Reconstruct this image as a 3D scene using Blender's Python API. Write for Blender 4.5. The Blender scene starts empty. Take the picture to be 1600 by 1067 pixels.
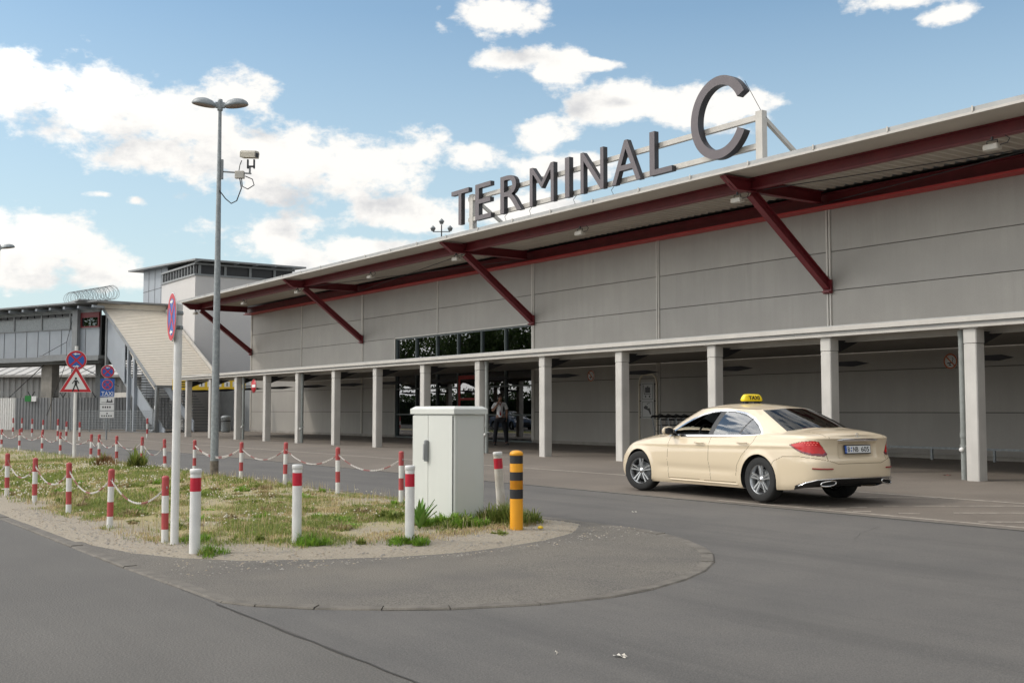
import bpy, math, random
import numpy as np
from mathutils import Vector, Matrix
R = math.radians
random.seed(7)
rng = np.random.default_rng(11)
scene = bpy.context.scene
C = scene.collection

# ------------------------------------------------------------------ camera
YAW = R(145.0596)
camd = bpy.data.cameras.new("camera")
camd.lens = 39.375; camd.sensor_width = 36; camd.clip_end = 3000; camd.clip_start = 0.1
cam = bpy.data.objects.new("camera", camd); C.objects.link(cam)
cam.location = (0, 0, 1.5)
cam.rotation_euler = (R(90 + 3.548), 0, YAW - math.pi / 2)
scene.camera = cam

# ------------------------------------------------------------------ light
SUN_EL = R(41); SUN_AZ = math.atan2(-0.573, -0.82)      # towards the sun, clockwise from +Y
to_sun = Vector((math.sin(SUN_AZ) * math.cos(SUN_EL), math.cos(SUN_AZ) * math.cos(SUN_EL), math.sin(SUN_EL)))
sd = bpy.data.lights.new("sun", 'SUN'); sd.energy = 1.08; sd.angle = R(6); sd.color = (1.0, 0.93, 0.84)
so = bpy.data.objects.new("sun", sd); C.objects.link(so)
so.rotation_euler = to_sun.to_track_quat('Z', 'Y').to_euler()
vs = scene.view_settings
scene.display_settings.display_device = 'sRGB'
vs.view_transform = 'Standard'; vs.look = 'None'; vs.gamma = 1.0; vs.use_curve_mapping = False
vs.exposure = 0.36

# ------------------------------------------------------------------ world: sky with cumulus
W = bpy.data.worlds.new("World"); scene.world = W; W.use_nodes = True
def build_world():
    nt = W.node_tree; N = nt.nodes; L = nt.links; N.clear()
    g = bpy.data.node_groups.new("cloud_density", 'ShaderNodeTree')
    g.interface.new_socket("Dir", in_out='INPUT', socket_type='NodeSocketVector')
    g.interface.new_socket("Density", in_out='OUTPUT', socket_type='NodeSocketFloat')
    gn = g.nodes; gl = g.links
    gi = gn.new('NodeGroupInput'); go = gn.new('NodeGroupOutput')
    def M(op, a, b=None, c=None, nodes=gn, links=gl):
        n = nodes.new('ShaderNodeMath'); n.operation = op
        for i, v in enumerate((a, b, c)):
            if v is None: continue
            if isinstance(v, (int, float)): n.inputs[i].default_value = v
            else: links.new(v, n.inputs[i])
        return n.outputs[0]
    sp = gn.new('ShaderNodeSeparateXYZ'); gl.new(gi.outputs[0], sp.inputs[0])
    u = M('ARCTAN2', sp.outputs[0], sp.outputs[1]); v = M('ARCSINE', sp.outputs[2])
    cb = gn.new('ShaderNodeCombineXYZ'); gl.new(u, cb.inputs[0]); gl.new(v, cb.inputs[1])
    # azimuth, elevation, half width, half height in degrees
    blobs = CLOUDS
    cur = None
    for (a, e, ra, re) in blobs:
        s = gn.new('ShaderNodeVectorMath'); s.operation = 'SUBTRACT'
        gl.new(cb.outputs[0], s.inputs[0]); s.inputs[1].default_value = (R(a), R(e), 0)
        m = gn.new('ShaderNodeVectorMath'); m.operation = 'MULTIPLY'
        gl.new(s.outputs[0], m.inputs[0]); m.inputs[1].default_value = (1 / R(ra), 1 / R(re), 0)
        l = gn.new('ShaderNodeVectorMath'); l.operation = 'LENGTH'; gl.new(m.outputs[0], l.inputs[0])
        cur = l.outputs['Value'] if cur is None else M('SMOOTH_MIN', cur, l.outputs['Value'], 0.25)
    def noise(scale, det, rough, vec, off=(0, 0, 0)):
        mp = gn.new('ShaderNodeMapping'); gl.new(vec, mp.inputs[0]); mp.inputs['Location'].default_value = off
        mp.inputs['Scale'].default_value = (1, 1, 1.7)
        n = gn.new('ShaderNodeTexNoise'); n.inputs['Scale'].default_value = scale
        n.inputs['Detail'].default_value = det; n.inputs['Roughness'].default_value = rough
        gl.new(mp.outputs[0], n.inputs['Vector']); return n.outputs['Fac']
    n1 = noise(9, 2, .5, gi.outputs[0]); n2 = noise(24, 9, .6, gi.outputs[0], (3, 1, 2))
    n4 = noise(75, 5, .6, gi.outputs[0], (1, 7, 3))
    nb = M('ADD', M('ADD', M('MULTIPLY', M('SUBTRACT', n1, .5), 1.3), M('MULTIPLY', M('SUBTRACT', n2, .5), 2.6)), M('MULTIPLY', M('SUBTRACT', n4, .5), .7))
    f1 = M('ADD', M('SUBTRACT', 1.03, cur), nb)
    # the rest of the dome: scattered cumulus
    n3 = noise(3.1, 7, .58, gi.outputs[0], (5, 2, 0))
    f2 = M('ADD', M('MULTIPLY', M('SUBTRACT', n3, .5), 6.0), .35)
    du = M('ABSOLUTE', M('ADD', u, R(55.0)))
    k1 = M('MULTIPLY', M('SUBTRACT', du, R(30)), 6.0); k2 = M('MULTIPLY', M('SUBTRACT', v, R(24)), 6.0)
    k = M('MINIMUM', M('MAXIMUM', M('MAXIMUM', k1, k2), 0.0), 1.0)
    f2k = M('ADD', f2, M('MULTIPLY', M('SUBTRACT', k, 1.0), 8.0))
    f = M('MAXIMUM', f1, f2k)
    gl.new(f, go.inputs[0])
    # --- world nodes
    def MW(op, a, b=None, c=None): return M(op, a, b, c, N, L)
    out = N.new('ShaderNodeOutputWorld'); bg = N.new('ShaderNodeBackground'); bg.inputs[1].default_value = 0.1
    tc = N.new('ShaderNodeTexCoord')
    sky = N.new('ShaderNodeTexSky'); sky.sky_type = 'NISHITA'; sky.sun_disc = False
    sky.sun_elevation = SUN_EL; sky.sun_rotation = SUN_AZ; sky.air_density = 1.0; sky.dust_density = 0.6; sky.ozone_density = 1.3
    g1 = N.new('ShaderNodeGroup'); g1.node_tree = g; L.new(tc.outputs['Generated'], g1.inputs[0])
    up = N.new('ShaderNodeVectorMath'); up.operation = 'ADD'; up.inputs[1].default_value = (-.012, -.014, .034)
    L.new(tc.outputs['Generated'], up.inputs[0]); nm = N.new('ShaderNodeVectorMath'); nm.operation = 'NORMALIZE'
    L.new(up.outputs[0], nm.inputs[0])
    g2 = N.new('ShaderNodeGroup'); g2.node_tree = g; L.new(nm.outputs[0], g2.inputs[0])
    def ss(x, a, b):
        n = N.new('ShaderNodeMapRange'); n.interpolation_type = 'SMOOTHSTEP'
        L.new(x, n.inputs[0]); n.inputs[1].default_value = a; n.inputs[2].default_value = b; return n.outputs[0]
    alpha = ss(g1.outputs[0], -.15, .48)
    shade = ss(g2.outputs[0], .15, 1.5)
    cr = N.new('ShaderNodeMix'); cr.data_type = 'RGBA'; L.new(shade, cr.inputs['Factor'])
    cr.inputs['A'].default_value = (8.2, 8.0, 7.65, 1); cr.inputs['B'].default_value = (5.2, 5.25, 5.4, 1)
    skm = N.new('ShaderNodeMix'); skm.data_type = 'RGBA'; skm.blend_type = 'MULTIPLY'; skm.inputs['Factor'].default_value = 1
    L.new(sky.outputs[0], skm.inputs['A']); skm.inputs['B'].default_value = SKYMUL
    spz = N.new('ShaderNodeSeparateXYZ'); L.new(tc.outputs['Generated'], spz.inputs[0])
    hz = N.new('ShaderNodeMapRange'); L.new(spz.outputs[2], hz.inputs[0])
    hz.inputs[1].default_value = 0.02; hz.inputs[2].default_value = .34; hz.inputs[3].default_value = .85; hz.inputs[4].default_value = 0.0
    hm = N.new('ShaderNodeMix'); hm.data_type = 'RGBA'; L.new(hz.outputs[0], hm.inputs['Factor'])
    L.new(skm.outputs['Result'], hm.inputs['A']); hm.inputs['B'].default_value = (4.9, 5.8, 6.2, 1)
    # clouds scatter light forward: those near the sun, out of view, are brightened to add fill
    dt = N.new('ShaderNodeVectorMath'); dt.operation = 'DOT_PRODUCT'; L.new(tc.outputs['Generated'], dt.inputs[0]); dt.inputs[1].default_value = to_sun
    fs_ = N.new('ShaderNodeMapRange'); fs_.interpolation_type = 'SMOOTHSTEP'; L.new(dt.outputs['Value'], fs_.inputs[0])
    fs_.inputs[1].default_value = .35; fs_.inputs[2].default_value = 1.0; fs_.inputs[3].default_value = 1.0; fs_.inputs[4].default_value = 3.2
    cm = N.new('ShaderNodeVectorMath'); cm.operation = 'SCALE'; L.new(cr.outputs['Result'], cm.inputs[0]); L.new(fs_.outputs[0], cm.inputs['Scale'])
    mx = N.new('ShaderNodeMix'); mx.data_type = 'RGBA'; L.new(alpha, mx.inputs['Factor'])
    L.new(hm.outputs['Result'], mx.inputs['A']); L.new(cm.outputs[0], mx.inputs['B'])
    L.new(mx.outputs['Result'], bg.inputs[0]); L.new(bg.outputs[0], out.inputs[0])
SKYMUL = (1.30, 1.36, 1.24, 1)
CLOUDS = [
 (-78.88,15.19,3.13,1.57), (-75.13,14.25,3.59,2.21), (-71.21,13.64,4.06,2.27), (-68.92,15.47,1.90,0.97), (-72.71,12.47,3.99,1.21), (-66.82,12.49,4.18,1.87), (-62.96,12.47,4.26,1.89), (-59.69,13.19,2.31,1.20), (-57.38,12.90,2.05,1.14), (-67.43,10.90,1.91,0.63), (-67.40,8.75,3.02,1.08), (-65.49,7.85,1.92,0.83), (-60.33,9.98,3.95,1.03), (-62.76,8.23,3.59,0.77), (-54.40,10.18,2.97,0.97), (-78.13,7.94,4.31,1.37), (-75.55,6.96,2.64,1.10), (-79.21,6.63,2.52,0.89), (-56.06,19.75,2.67,1.14), (-55.06,17.71,2.07,0.74), (-52.73,17.08,1.53,1.11), (-50.57,17.35,1.32,0.34), (-49.43,15.59,2.36,1.06), (-46.48,15.43,2.58,1.11), (-43.58,15.14,2.09,1.04), (-53.40,13.95,1.39,1.14), (-52.68,12.36,3.13,0.83), (-35.76,19.50,2.78,0.68), (-33.43,18.60,1.29,0.45), (-75.34,10.38,0.94,0.27), (-73.80,10.17,0.60,0.31), (-58.35,7.25,5.27,0.98)
]
build_world()

# ------------------------------------------------------------------ helpers
def g(Y):                                   # the forecourt rises gently to the building
    return 0.02 * min(max(Y - 6, 0), 12.5) + 0.01 * min(max(Y - 18.5, 0), 6.3)

class MB:
    """collects shapes; build() links them as ONE mesh object"""
    def __init__(s): s.v = []; s.f = []; s.m = []; s.s = []
    def add(s, vs, fs, mi=0, smooth=False):
        o = len(s.v); s.v += [tuple(v) for v in vs]
        s.f += [tuple(i + o for i in f) for f in fs]; s.m += [mi] * len(fs); s.s += [smooth] * len(fs); return s
    def box(s, x0, y0, z0, x1, y1, z1, mi=0):
        return s.add([(x0,y0,z0),(x1,y0,z0),(x1,y1,z0),(x0,y1,z0),(x0,y0,z1),(x1,y0,z1),(x1,y1,z1),(x0,y1,z1)],
                     [(0,3,2,1),(4,5,6,7),(0,1,5,4),(1,2,6,5),(2,3,7,6),(3,0,4,7)], mi)
    def bbox(s, x0, y0, z0, x1, y1, z1, b=.01, mi=0):
        """box with bevelled vertical and top edges"""
        pts = [(x0+b,y0),(x1-b,y0),(x1,y0+b),(x1,y1-b),(x1-b,y1),(x0+b,y1),(x0,y1-b),(x0,y0+b)]
        cx, cy = (x0+x1)/2, (y0+y1)/2
        def ins(p): return (p[0]-b*(1 if p[0]>cx else -1), p[1]-b*(1 if p[1]>cy else -1))
        vs = [(p[0],p[1],z0) for p in pts]+[(p[0],p[1],z1-b) for p in pts]+[(*ins(p),z1) for p in pts]
        fs = [tuple(reversed(range(8))), tuple(range(16,24))]
        for k in (0,8):
            for i in range(8): j=(i+1)%8; fs.append((k+i,k+j,k+8+j,k+8+i))
        return s.add(vs, fs, mi)
    def beam(s, p0, p1, w, h, up=(0,0,1), mi=0):
        p0=Vector(p0);p1=Vector(p1);d=(p1-p0).normalized();u=Vector(up)
        if abs(d.dot(u))>.99: u=Vector((0,1,0))
        sd=d.cross(u).normalized();u=sd.cross(d).normalized()
        vs=[p+sd*a*w/2+u*b*h/2 for p in (p0,p1) for a,b in ((-1,-1),(1,-1),(1,1),(-1,1))]
        return s.add(vs,[(0,1,2,3),(7,6,5,4),(0,4,5,1),(1,5,6,2),(2,6,7,3),(3,7,4,0)],mi)
    def ibeam(s, p0, p1, w, h, t=.02, up=(0,0,1), mi=0, mf=None):
        p0=Vector(p0);p1=Vector(p1);d=(p1-p0).normalized();u=Vector(up)
        sd=d.cross(u).normalized();u=sd.cross(d).normalized()
        s.beam(p0,p1,t,h-2*t,up,mi)
        s.beam(p0+u*(h/2-t/2),p1+u*(h/2-t/2),w,t,up,mi)
        s.beam(p0-u*(h/2-t/2),p1-u*(h/2-t/2),w,t,up,mi if mf is None else mf); return s
    def cyl(s, p0, p1, r0, r1=None, n=16, mi=0, caps=True, smooth=True):
        if r1 is None: r1=r0
        p0=Vector(p0);p1=Vector(p1);d=(p1-p0).normalized()
        a=Vector((0,0,1)) if abs(d.z)<.9 else Vector((1,0,0))
        x=d.cross(a).normalized();y=d.cross(x).normalized()
        vs=[p+(x*math.cos(2*math.pi*i/n)+y*math.sin(2*math.pi*i/n))*r for p,r in ((p0,r0),(p1,r1)) for i in range(n)]
        s.add(vs,[(i,(i+1)%n,n+(i+1)%n,n+i)[::-1] for i in range(n)],mi,smooth)
        if caps:
            s.add(vs[:n],[tuple(range(n))],mi); s.add(vs[n:],[tuple(reversed(range(n)))],mi)
        return s
    def tube(s, pts, r, n=8, mi=0, closed=False):
        pts=[Vector(p) for p in pts];m=len(pts);rings=[]
        prev=None
        for i,p in enumerate(pts):
            if closed: d=(pts[(i+1)%m]-pts[i-1]).normalized()
            else: d=(pts[min(i+1,m-1)]-pts[max(i-1,0)]).normalized()
            if prev is None:
                a=Vector((0,0,1)) if abs(d.z)<.9 else Vector((1,0,0)); x=d.cross(a).normalized()
            else: x=(prev-d*prev.dot(d)).normalized()
            prev=x; y=d.cross(x)
            rings.append([p+(x*math.cos(2*math.pi*k/n)+y*math.sin(2*math.pi*k/n))*r for k in range(n)])
        vs=[v for q in rings for v in q];fs=[]
        for i in range(m if closed else m-1):
            j=(i+1)%m
            for k in range(n):
                l=(k+1)%n; fs.append((i*n+k,i*n+l,j*n+l,j*n+k))
        s.add(vs,fs,mi,True)
        if not closed:
            s.add(rings[0],[tuple(reversed(range(n)))],mi); s.add(rings[-1],[tuple(range(n))],mi)
        return s
    def lathe(s, prof, n=24, c=(0,0,0), axis='z', mi=0, smooth=True):
        """prof: list of (radius, height)"""
        vs=[]
        for r,h in prof:
            for k in range(n):
                a=2*math.pi*k/n;x,y=r*math.cos(a),r*math.sin(a)
                if axis=='z': vs.append((c[0]+x,c[1]+y,c[2]+h))
                elif axis=='y': vs.append((c[0]+x,c[1]+h,c[2]+y))
                else: vs.append((c[0]+h,c[1]+x,c[2]+y))
        fs=[]
        for i in range(len(prof)-1):
            for k in range(n):
                l=(k+1)%n;q=(i*n+k,i*n+l,(i+1)*n+l,(i+1)*n+k); fs.append(q if axis!='y' else q[::-1])
        return s.add(vs,fs,mi,smooth)
    def prism(s, poly, h0, h1, plane='xz', mi=0, mside=None, smooth_side=False):
        """2-D polygon extruded between h0 and h1. plane 'xz': along y, 'xy': along z, 'yz': along x"""
        def P(a,b,h): return (a,h,b) if plane=='xz' else ((a,b,h) if plane=='xy' else (h,a,b))
        n=len(poly);A=[P(a,b,h0) for a,b in poly];B=[P(a,b,h1) for a,b in poly]
        s.add(A,[tuple(range(n))],mi); s.add(B,[tuple(reversed(range(n)))],mi)
        s.add(A+B,[(i,n+i,n+(i+1)%n,(i+1)%n) for i in range(n)],mi if mside is None else mside,smooth_side); return s
    def mesh_from(s, me, mat4, mi=0):
        vs=[mat4@v.co for v in me.vertices]; return s.add(vs,[tuple(p.vertices) for p in me.polygons],mi)
    def build(s, name, mats, parent=None, loc=None, rot=None):
        me=bpy.data.meshes.new(name); me.from_pydata(s.v,[],s.f)
        if not isinstance(mats,(list,tuple)): mats=[mats]
        for m in mats: me.materials.append(m)
        me.polygons.foreach_set('material_index',s.m); me.polygons.foreach_set('use_smooth',s.s)
        me.update(); o=bpy.data.objects.new(name,me); C.objects.link(o)
        if parent: o.parent=parent
        if loc: o.location=loc
        if rot: o.rotation_euler=rot
        return o
def tag(o,label=None,cat=None,group=None,kind=None):
    for k,v in (('label',label),('category',cat),('group',group),('kind',kind)):
        if v: o[k]=v
    return o
def thing(name,label,cat,loc=(0,0,0),rz=0,group=None):
    o=bpy.data.objects.new(name,None); o.empty_display_size=.1; C.objects.link(o); o.location=loc; o.rotation_euler=(0,0,rz)
    return tag(o,label,cat,group)
def struct(o): o['kind']='structure'; return o
KIDS={}
def copy_tree(o,parent=None):
    c=o.copy(); C.objects.link(c); c.parent=parent
    for ch in [x for x in bpy.data.objects if x.parent==o]: copy_tree(ch,c)
    return c
def text_mesh(txt,size=1,ext=0.0,offset=0.0,res=4):
    cu=bpy.data.curves.new('t','FONT'); cu.body=txt; cu.size=size; cu.extrude=ext; cu.offset=offset; cu.resolution_u=res
    cu.align_x='CENTER'; cu.align_y='CENTER'
    ob=bpy.data.objects.new('t',cu); C.objects.link(ob)
    dg=bpy.context.evaluated_depsgraph_get(); me=bpy.data.meshes.new_from_object(ob.evaluated_get(dg))
    bpy.data.objects.remove(ob); bpy.data.curves.remove(cu); return me
def fit_text(txt,w,h,ext=.002,offset=0.0):
    """mesh of text, centred, scaled to w x h in XY, thickness ext"""
    me=text_mesh(txt,1,.01,offset)
    a=np.array([v.co for v in me.vertices]); lo=a.min(0);hi=a.max(0);c=(lo+hi)/2;d=hi-lo
    S=Matrix.Diagonal((w/d[0],h/d[1],ext/.02,1))@Matrix.Translation((-c[0],-c[1],0)); me.transform(S); return me
# ------------------------------------------------------------------ materials
MATS={}
def mat(name,col,rough=.6,metal=0.0,var=0.0,vscale=3.0,bump=0.0,bscale=60.0,spec=.5,col2=None,fine=0.0,fscale=120.,coat=0.0,emit=None,estr=0,streak=0.0,svec=(3.0,3.0,.25)):
    m=bpy.data.materials.new(name); m.use_nodes=True; nt=m.node_tree; N=nt.nodes; L=nt.links
    b=N['Principled BSDF']; b.inputs['Roughness'].default_value=rough; b.inputs['Metallic'].default_value=metal
    b.inputs['Specular IOR Level'].default_value=spec; b.inputs['Coat Weight'].default_value=coat; b.inputs['Coat Roughness'].default_value=.03
    c=(*col,1); b.inputs['Base Color'].default_value=c
    if emit: b.inputs['Emission Color'].default_value=(*emit,1); b.inputs['Emission Strength'].default_value=estr
    tc=N.new('ShaderNodeTexCoord')
    src=None
    def noise(sc,det=5,r=.6,scale3=None):
        n=N.new('ShaderNodeTexNoise'); n.inputs['Scale'].default_value=sc; n.inputs['Detail'].default_value=det; n.inputs['Roughness'].default_value=r
        if scale3:
            mp=N.new('ShaderNodeMapping'); mp.inputs['Scale'].default_value=scale3; L.new(tc.outputs['Object'],mp.inputs[0]); L.new(mp.outputs[0],n.inputs['Vector'])
        else: L.new(tc.outputs['Object'],n.inputs['Vector'])
        return n.outputs['Fac']
    def ramp(x,a,b_):
        n=N.new('ShaderNodeMapRange'); L.new(x,n.inputs[0]); n.inputs[1].default_value=a; n.inputs[2].default_value=b_; return n.outputs[0]
    def mixc(f,A,B,bt='MIX'):
        n=N.new('ShaderNodeMix'); n.data_type='RGBA'; n.blend_type=bt
        if isinstance(f,float): n.inputs['Factor'].default_value=f
        else: L.new(f,n.inputs['Factor'])
        for k,v in (('A',A),('B',B)):
            if isinstance(v,tuple): n.inputs[k].default_value=v
            else: L.new(v,n.inputs[k])
        return n.outputs['Result']
    cur=c
    if var>0 or col2:
        c2=(*col2,1) if col2 else tuple(x*(1-var) for x in col)+(1,)
        cur=mixc(ramp(noise(vscale),.35,.65),cur,c2)
    if streak>0:
        cur=mixc(ramp(noise(1.0,6,.65,svec),.45,.75),cur,tuple(x*(1-streak) for x in col)+(1,))
    if fine>0:
        f=ramp(noise(fscale,2,.7),.3,.7)
        k=N.new('ShaderNodeMapRange'); L.new(f,k.inputs[0]); k.inputs[3].default_value=1-fine; k.inputs[4].default_value=1+fine
        hs=N.new('ShaderNodeHueSaturation'); L.new(k.outputs[0],hs.inputs['Value'])
        if isinstance(cur,tuple): hs.inputs['Color'].default_value=cur
        else: L.new(cur,hs.inputs['Color'])
        cur=hs.outputs[0]
    if not isinstance(cur,tuple): L.new(cur,b.inputs['Base Color'])
    if bump>0:
        bp=N.new('ShaderNodeBump'); bp.inputs['Strength'].default_value=bump; bp.inputs['Distance'].default_value=.01
        L.new(noise(bscale,3,.6),bp.inputs['Height']); L.new(bp.outputs[0],b.inputs['Normal'])
    MATS[name]=m; return m
def glass_mat(name,tint,mixf=.8,ior=1.5,rough=0.0,boost=1.0):
    """thin pane: tinted see-through with a Fresnel reflection"""
    m=bpy.data.materials.new(name); m.use_nodes=True; nt=m.node_tree; N=nt.nodes; L=nt.links; N.clear()
    o=N.new('ShaderNodeOutputMaterial'); t=N.new('ShaderNodeBsdfTransparent'); t.inputs[0].default_value=(*tint,1)
    gl=N.new('ShaderNodeBsdfGlossy'); gl.inputs['Roughness'].default_value=rough; gl.inputs[0].default_value=(.95,.97,1,1)
    fr=N.new('ShaderNodeFresnel'); fr.inputs[0].default_value=ior
    mu=N.new('ShaderNodeMath'); mu.operation='MULTIPLY'; mu.use_clamp=True; L.new(fr.outputs[0],mu.inputs[0]); mu.inputs[1].default_value=boost
    mx=N.new('ShaderNodeMixShader'); L.new(mu.outputs[0],mx.inputs[0]); L.new(t.outputs[0],mx.inputs[1]); L.new(gl.outputs[0],mx.inputs[2]); L.new(mx.outputs[0],o.inputs[0])
    return m
# ------------------------------------------------------------------ shared materials
m_asph=mat('asphalt',(.117,.108,.096),.82,var=.20,vscale=.35,bump=.6,bscale=55,fine=.34,fscale=75,streak=.22,svec=(.10,1.3,1))
m_fence=mat('fence_sheet',(.26,.265,.27),.55,var=.15)
m_asph2=mat('newer_asphalt',(.096,.090,.083),.82,col2=(.120,.111,.100),vscale=.6,bump=.5,bscale=60,fine=.25,fscale=85,streak=.20,svec=(.12,1.5,1))
m_asph_old=mat('old_asphalt',(.110,.100,.087),.9,col2=(.145,.130,.108),vscale=.9,bump=.7,bscale=60,fine=.6,fscale=75)
m_fore=mat('forecourt_paving',(.172,.145,.118),.85,col2=(.135,.113,.092),vscale=.5,bump=.4,bscale=60,fine=.22,fscale=70,streak=.22,svec=(.25,1.2,1))
m_kerb=mat('kerb_stone',(.165,.148,.125),.9,var=.35,vscale=5,bump=.5,bscale=50,fine=.2)
m_dirt=mat('dirt',(.36,.30,.225),.95,col2=(.26,.215,.16),vscale=2.5,bump=1.0,bscale=70,fine=.45,fscale=75)
m_paint=mat('worn_road_paint',(.36,.32,.27),.8,col2=(.22,.19,.16),vscale=9,fine=.2)
m_wall=mat('metal_cladding',(.35,.33,.30),.5,var=.14,vscale=.5,fine=.04,fscale=30,streak=.12)
m_wall_groove=mat('cladding_joint',(.06,.055,.05),.8)
m_strip=mat('pale_aluminium',(.56,.53,.48),.45,var=.15,vscale=2)
m_red=mat('dark_red_paint',(.165,.015,.020),.5,var=.25,vscale=2)
m_redb=mat('bright_red_paint',(.42,.03,.028),.5,var=.15)
m_soffit=mat('soffit_sheet',(.46,.40,.33),.6,var=.1,vscale=1.2)
m_pipe=mat('grey_downpipe',(.26,.275,.26),.6,var=.2,vscale=8)
m_galv=mat('galvanised_steel',(.30,.325,.335),.5,.2,var=.3,vscale=14,fine=.12,fscale=60)
m_col=mat('painted_column',(.57,.545,.505),.55,var=.18,vscale=1.5,streak=.2)
m_gutter=mat('gutter_metal',(.36,.36,.35),.45,.2,var=.15)
m_fascia=mat('pale_fascia',(.52,.49,.445),.45,var=.12,vscale=2,streak=.15)
m_white=mat('white_paint',(.74,.73,.70),.4,var=.12,vscale=6,fine=.05)
m_whiteold=mat('weathered_white_paint',(.66,.63,.57),.6,col2=(.42,.36,.28),vscale=5,streak=.3)
m_dark=mat('dark_metal',(.025,.025,.028),.5)
m_black=mat('black_rubber',(.02,.02,.02),.75,bump=.2)
m_black_paint=mat('black_paint',(.018,.018,.02),.45)
m_sred=mat('sign_red',(.55,.018,.03),.45,var=.1)
m_sblue=mat('sign_blue',(.02,.11,.42),.45)
m_swhite=mat('sign_white',(.78,.78,.76),.45)
m_sback=mat('sign_back',(.4,.41,.41),.5,.4)
m_yel=mat('yellow_panel',(.75,.50,.02),.5)
m_green=mat('green_sign',(.02,.20,.04),.5)
m_bred=mat('faded_red_paint',(.46,.075,.07),.5,col2=(.36,.05,.055),vscale=8)
m_bred2=mat('glossy_red_band',(.52,.012,.035),.3,var=.15,vscale=9)
m_orange=mat('amber_paint',(.80,.35,.012),.45,var=.1,vscale=5)
m_cab=mat('cabinet_plastic',(.60,.61,.57),.5,var=.05,vscale=2,streak=.05)
m_concrete=mat('concrete',(.30,.28,.25),.9,var=.25,vscale=2,bump=.3)
m_grey=mat('grey_panel',(.31,.34,.375),.5,var=.1,vscale=.8)
m_wall_b=mat('metal_cladding_b',(.337,.318,.290),.5,var=.12,vscale=.6,fine=.04,fscale=30,streak=.16)
m_wall_c=mat('metal_cladding_c',(.360,.338,.305),.48,var=.12,vscale=.6,fine=.04,fscale=30,streak=.14)
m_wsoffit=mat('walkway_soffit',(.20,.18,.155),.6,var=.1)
m_grey2=mat('grey_steel_frame',(.235,.245,.25),.5,var=.15)
m_cream=mat('cream_sheet_roof',(.62,.56,.47),.6,var=.08)
m_render=mat('pale_render',(.56,.54,.525),.8,var=.05,vscale=.6)
m_bglass=glass_mat('window_glass',(.30,.36,.37),ior=1.65,boost=2.0)
m_interior=mat('dim_interior',(.05,.055,.055),.9)
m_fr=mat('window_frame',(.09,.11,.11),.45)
m_glow_y=mat('lit_yellow_strip',(.8,.6,.05),.5,emit=(1,.72,.05),estr=1.0)
m_glow_g=mat('lit_green_panel',(.2,.4,.3),.5,emit=(.30,.62,.45),estr=.33)
m_letter=mat('letter_face',(.115,.095,.102),.45,var=.12,vscale=4)
m_letter_side=mat('letter_edge',(.030,.028,.032),.45)

# ------------------------------------------------------------------ ground
def sheet(name,x0,x1,ys,dz,m,nx=1):
    b=MB();xs=[x0+(x1-x0)*i/nx for i in range(nx+1)];vs=[(x,y,g(y)+dz) for y in ys for x in xs];n=nx+1
    b.add(vs,[(j*n+i,j*n+i+1,(j+1)*n+i+1,(j+1)*n+i) for j in range(len(ys)-1) for i in range(nx)],0)
    return struct(b.build(name,m))
YS=[-900,-100,0,6,8,9,10,11,12,13,14,15,16,17,18,18.5,20,22,24,24.8,60,120,900]
sheet('road',-900,900,YS,0,m_asph)
sheet('carriageway',-900,900,[3.185]+[y for y in YS if 6<=y<=12]+[12.2],.003,m_asph2)
sheet('forecourt_paving',-130,160,[12.34]+[y for y in YS if 12.5<y<=60],.004,m_fore)
sheet('drain_channel',-130,160,[12.20,12.345],.006,m_kerb)
b=MB(); b.box(-130,12.20,g(12.2)-.02,160,12.225,g(12.2)+.012); struct(b.build('channel_edge',m_wall_groove))
def line(pts,w,name='road_marking',z=.008,m=m_paint):
    b=MB()
    for (x0,y0),(x1,y1) in pts:
        d=Vector((x1-x0,y1-y0,0)).normalized();n=Vector((-d.y,d.x,0))*w/2
        L=math.hypot(x1-x0,y1-y0);k=max(1,int(L/3))
        for i in range(k):
            a=Vector((x0+(x1-x0)*i/k,y0+(y1-y0)*i/k,0));c=Vector((x0+(x1-x0)*(i+1)/k,y0+(y1-y0)*(i+1)/k,0))
            vs=[a-n,c-n,c+n,a+n]
            b.add([(v.x,v.y,g(v.y)+z) for v in vs],[(0,1,2,3)])
    return struct(b.build(name,m))
line([((-60,15.13),(30,15.13))],.11)
line([((-10.1,13.48),(-8.2,15.4)),((-11.3,14.3),(-10.3,15.05)),((-8.9,13.35),(-7.2,15.05)),((-8.1,12.66),(-5.6,15.05))],.10)
line([((-11.2,12.75),(-11.02,12.9)),((-10.8,12.8),(-10.62,12.95)),((-10.35,12.62),(-10.2,12.8)),((-9.95,12.62),(-9.75,12.75)),((-9.35,12.80),(-9.15,12.98)),((-10.3,13.0),(-10.12,13.15))],.09)
line([((-12.4,12.50),(30,12.50))],.09,z=.007)
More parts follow.
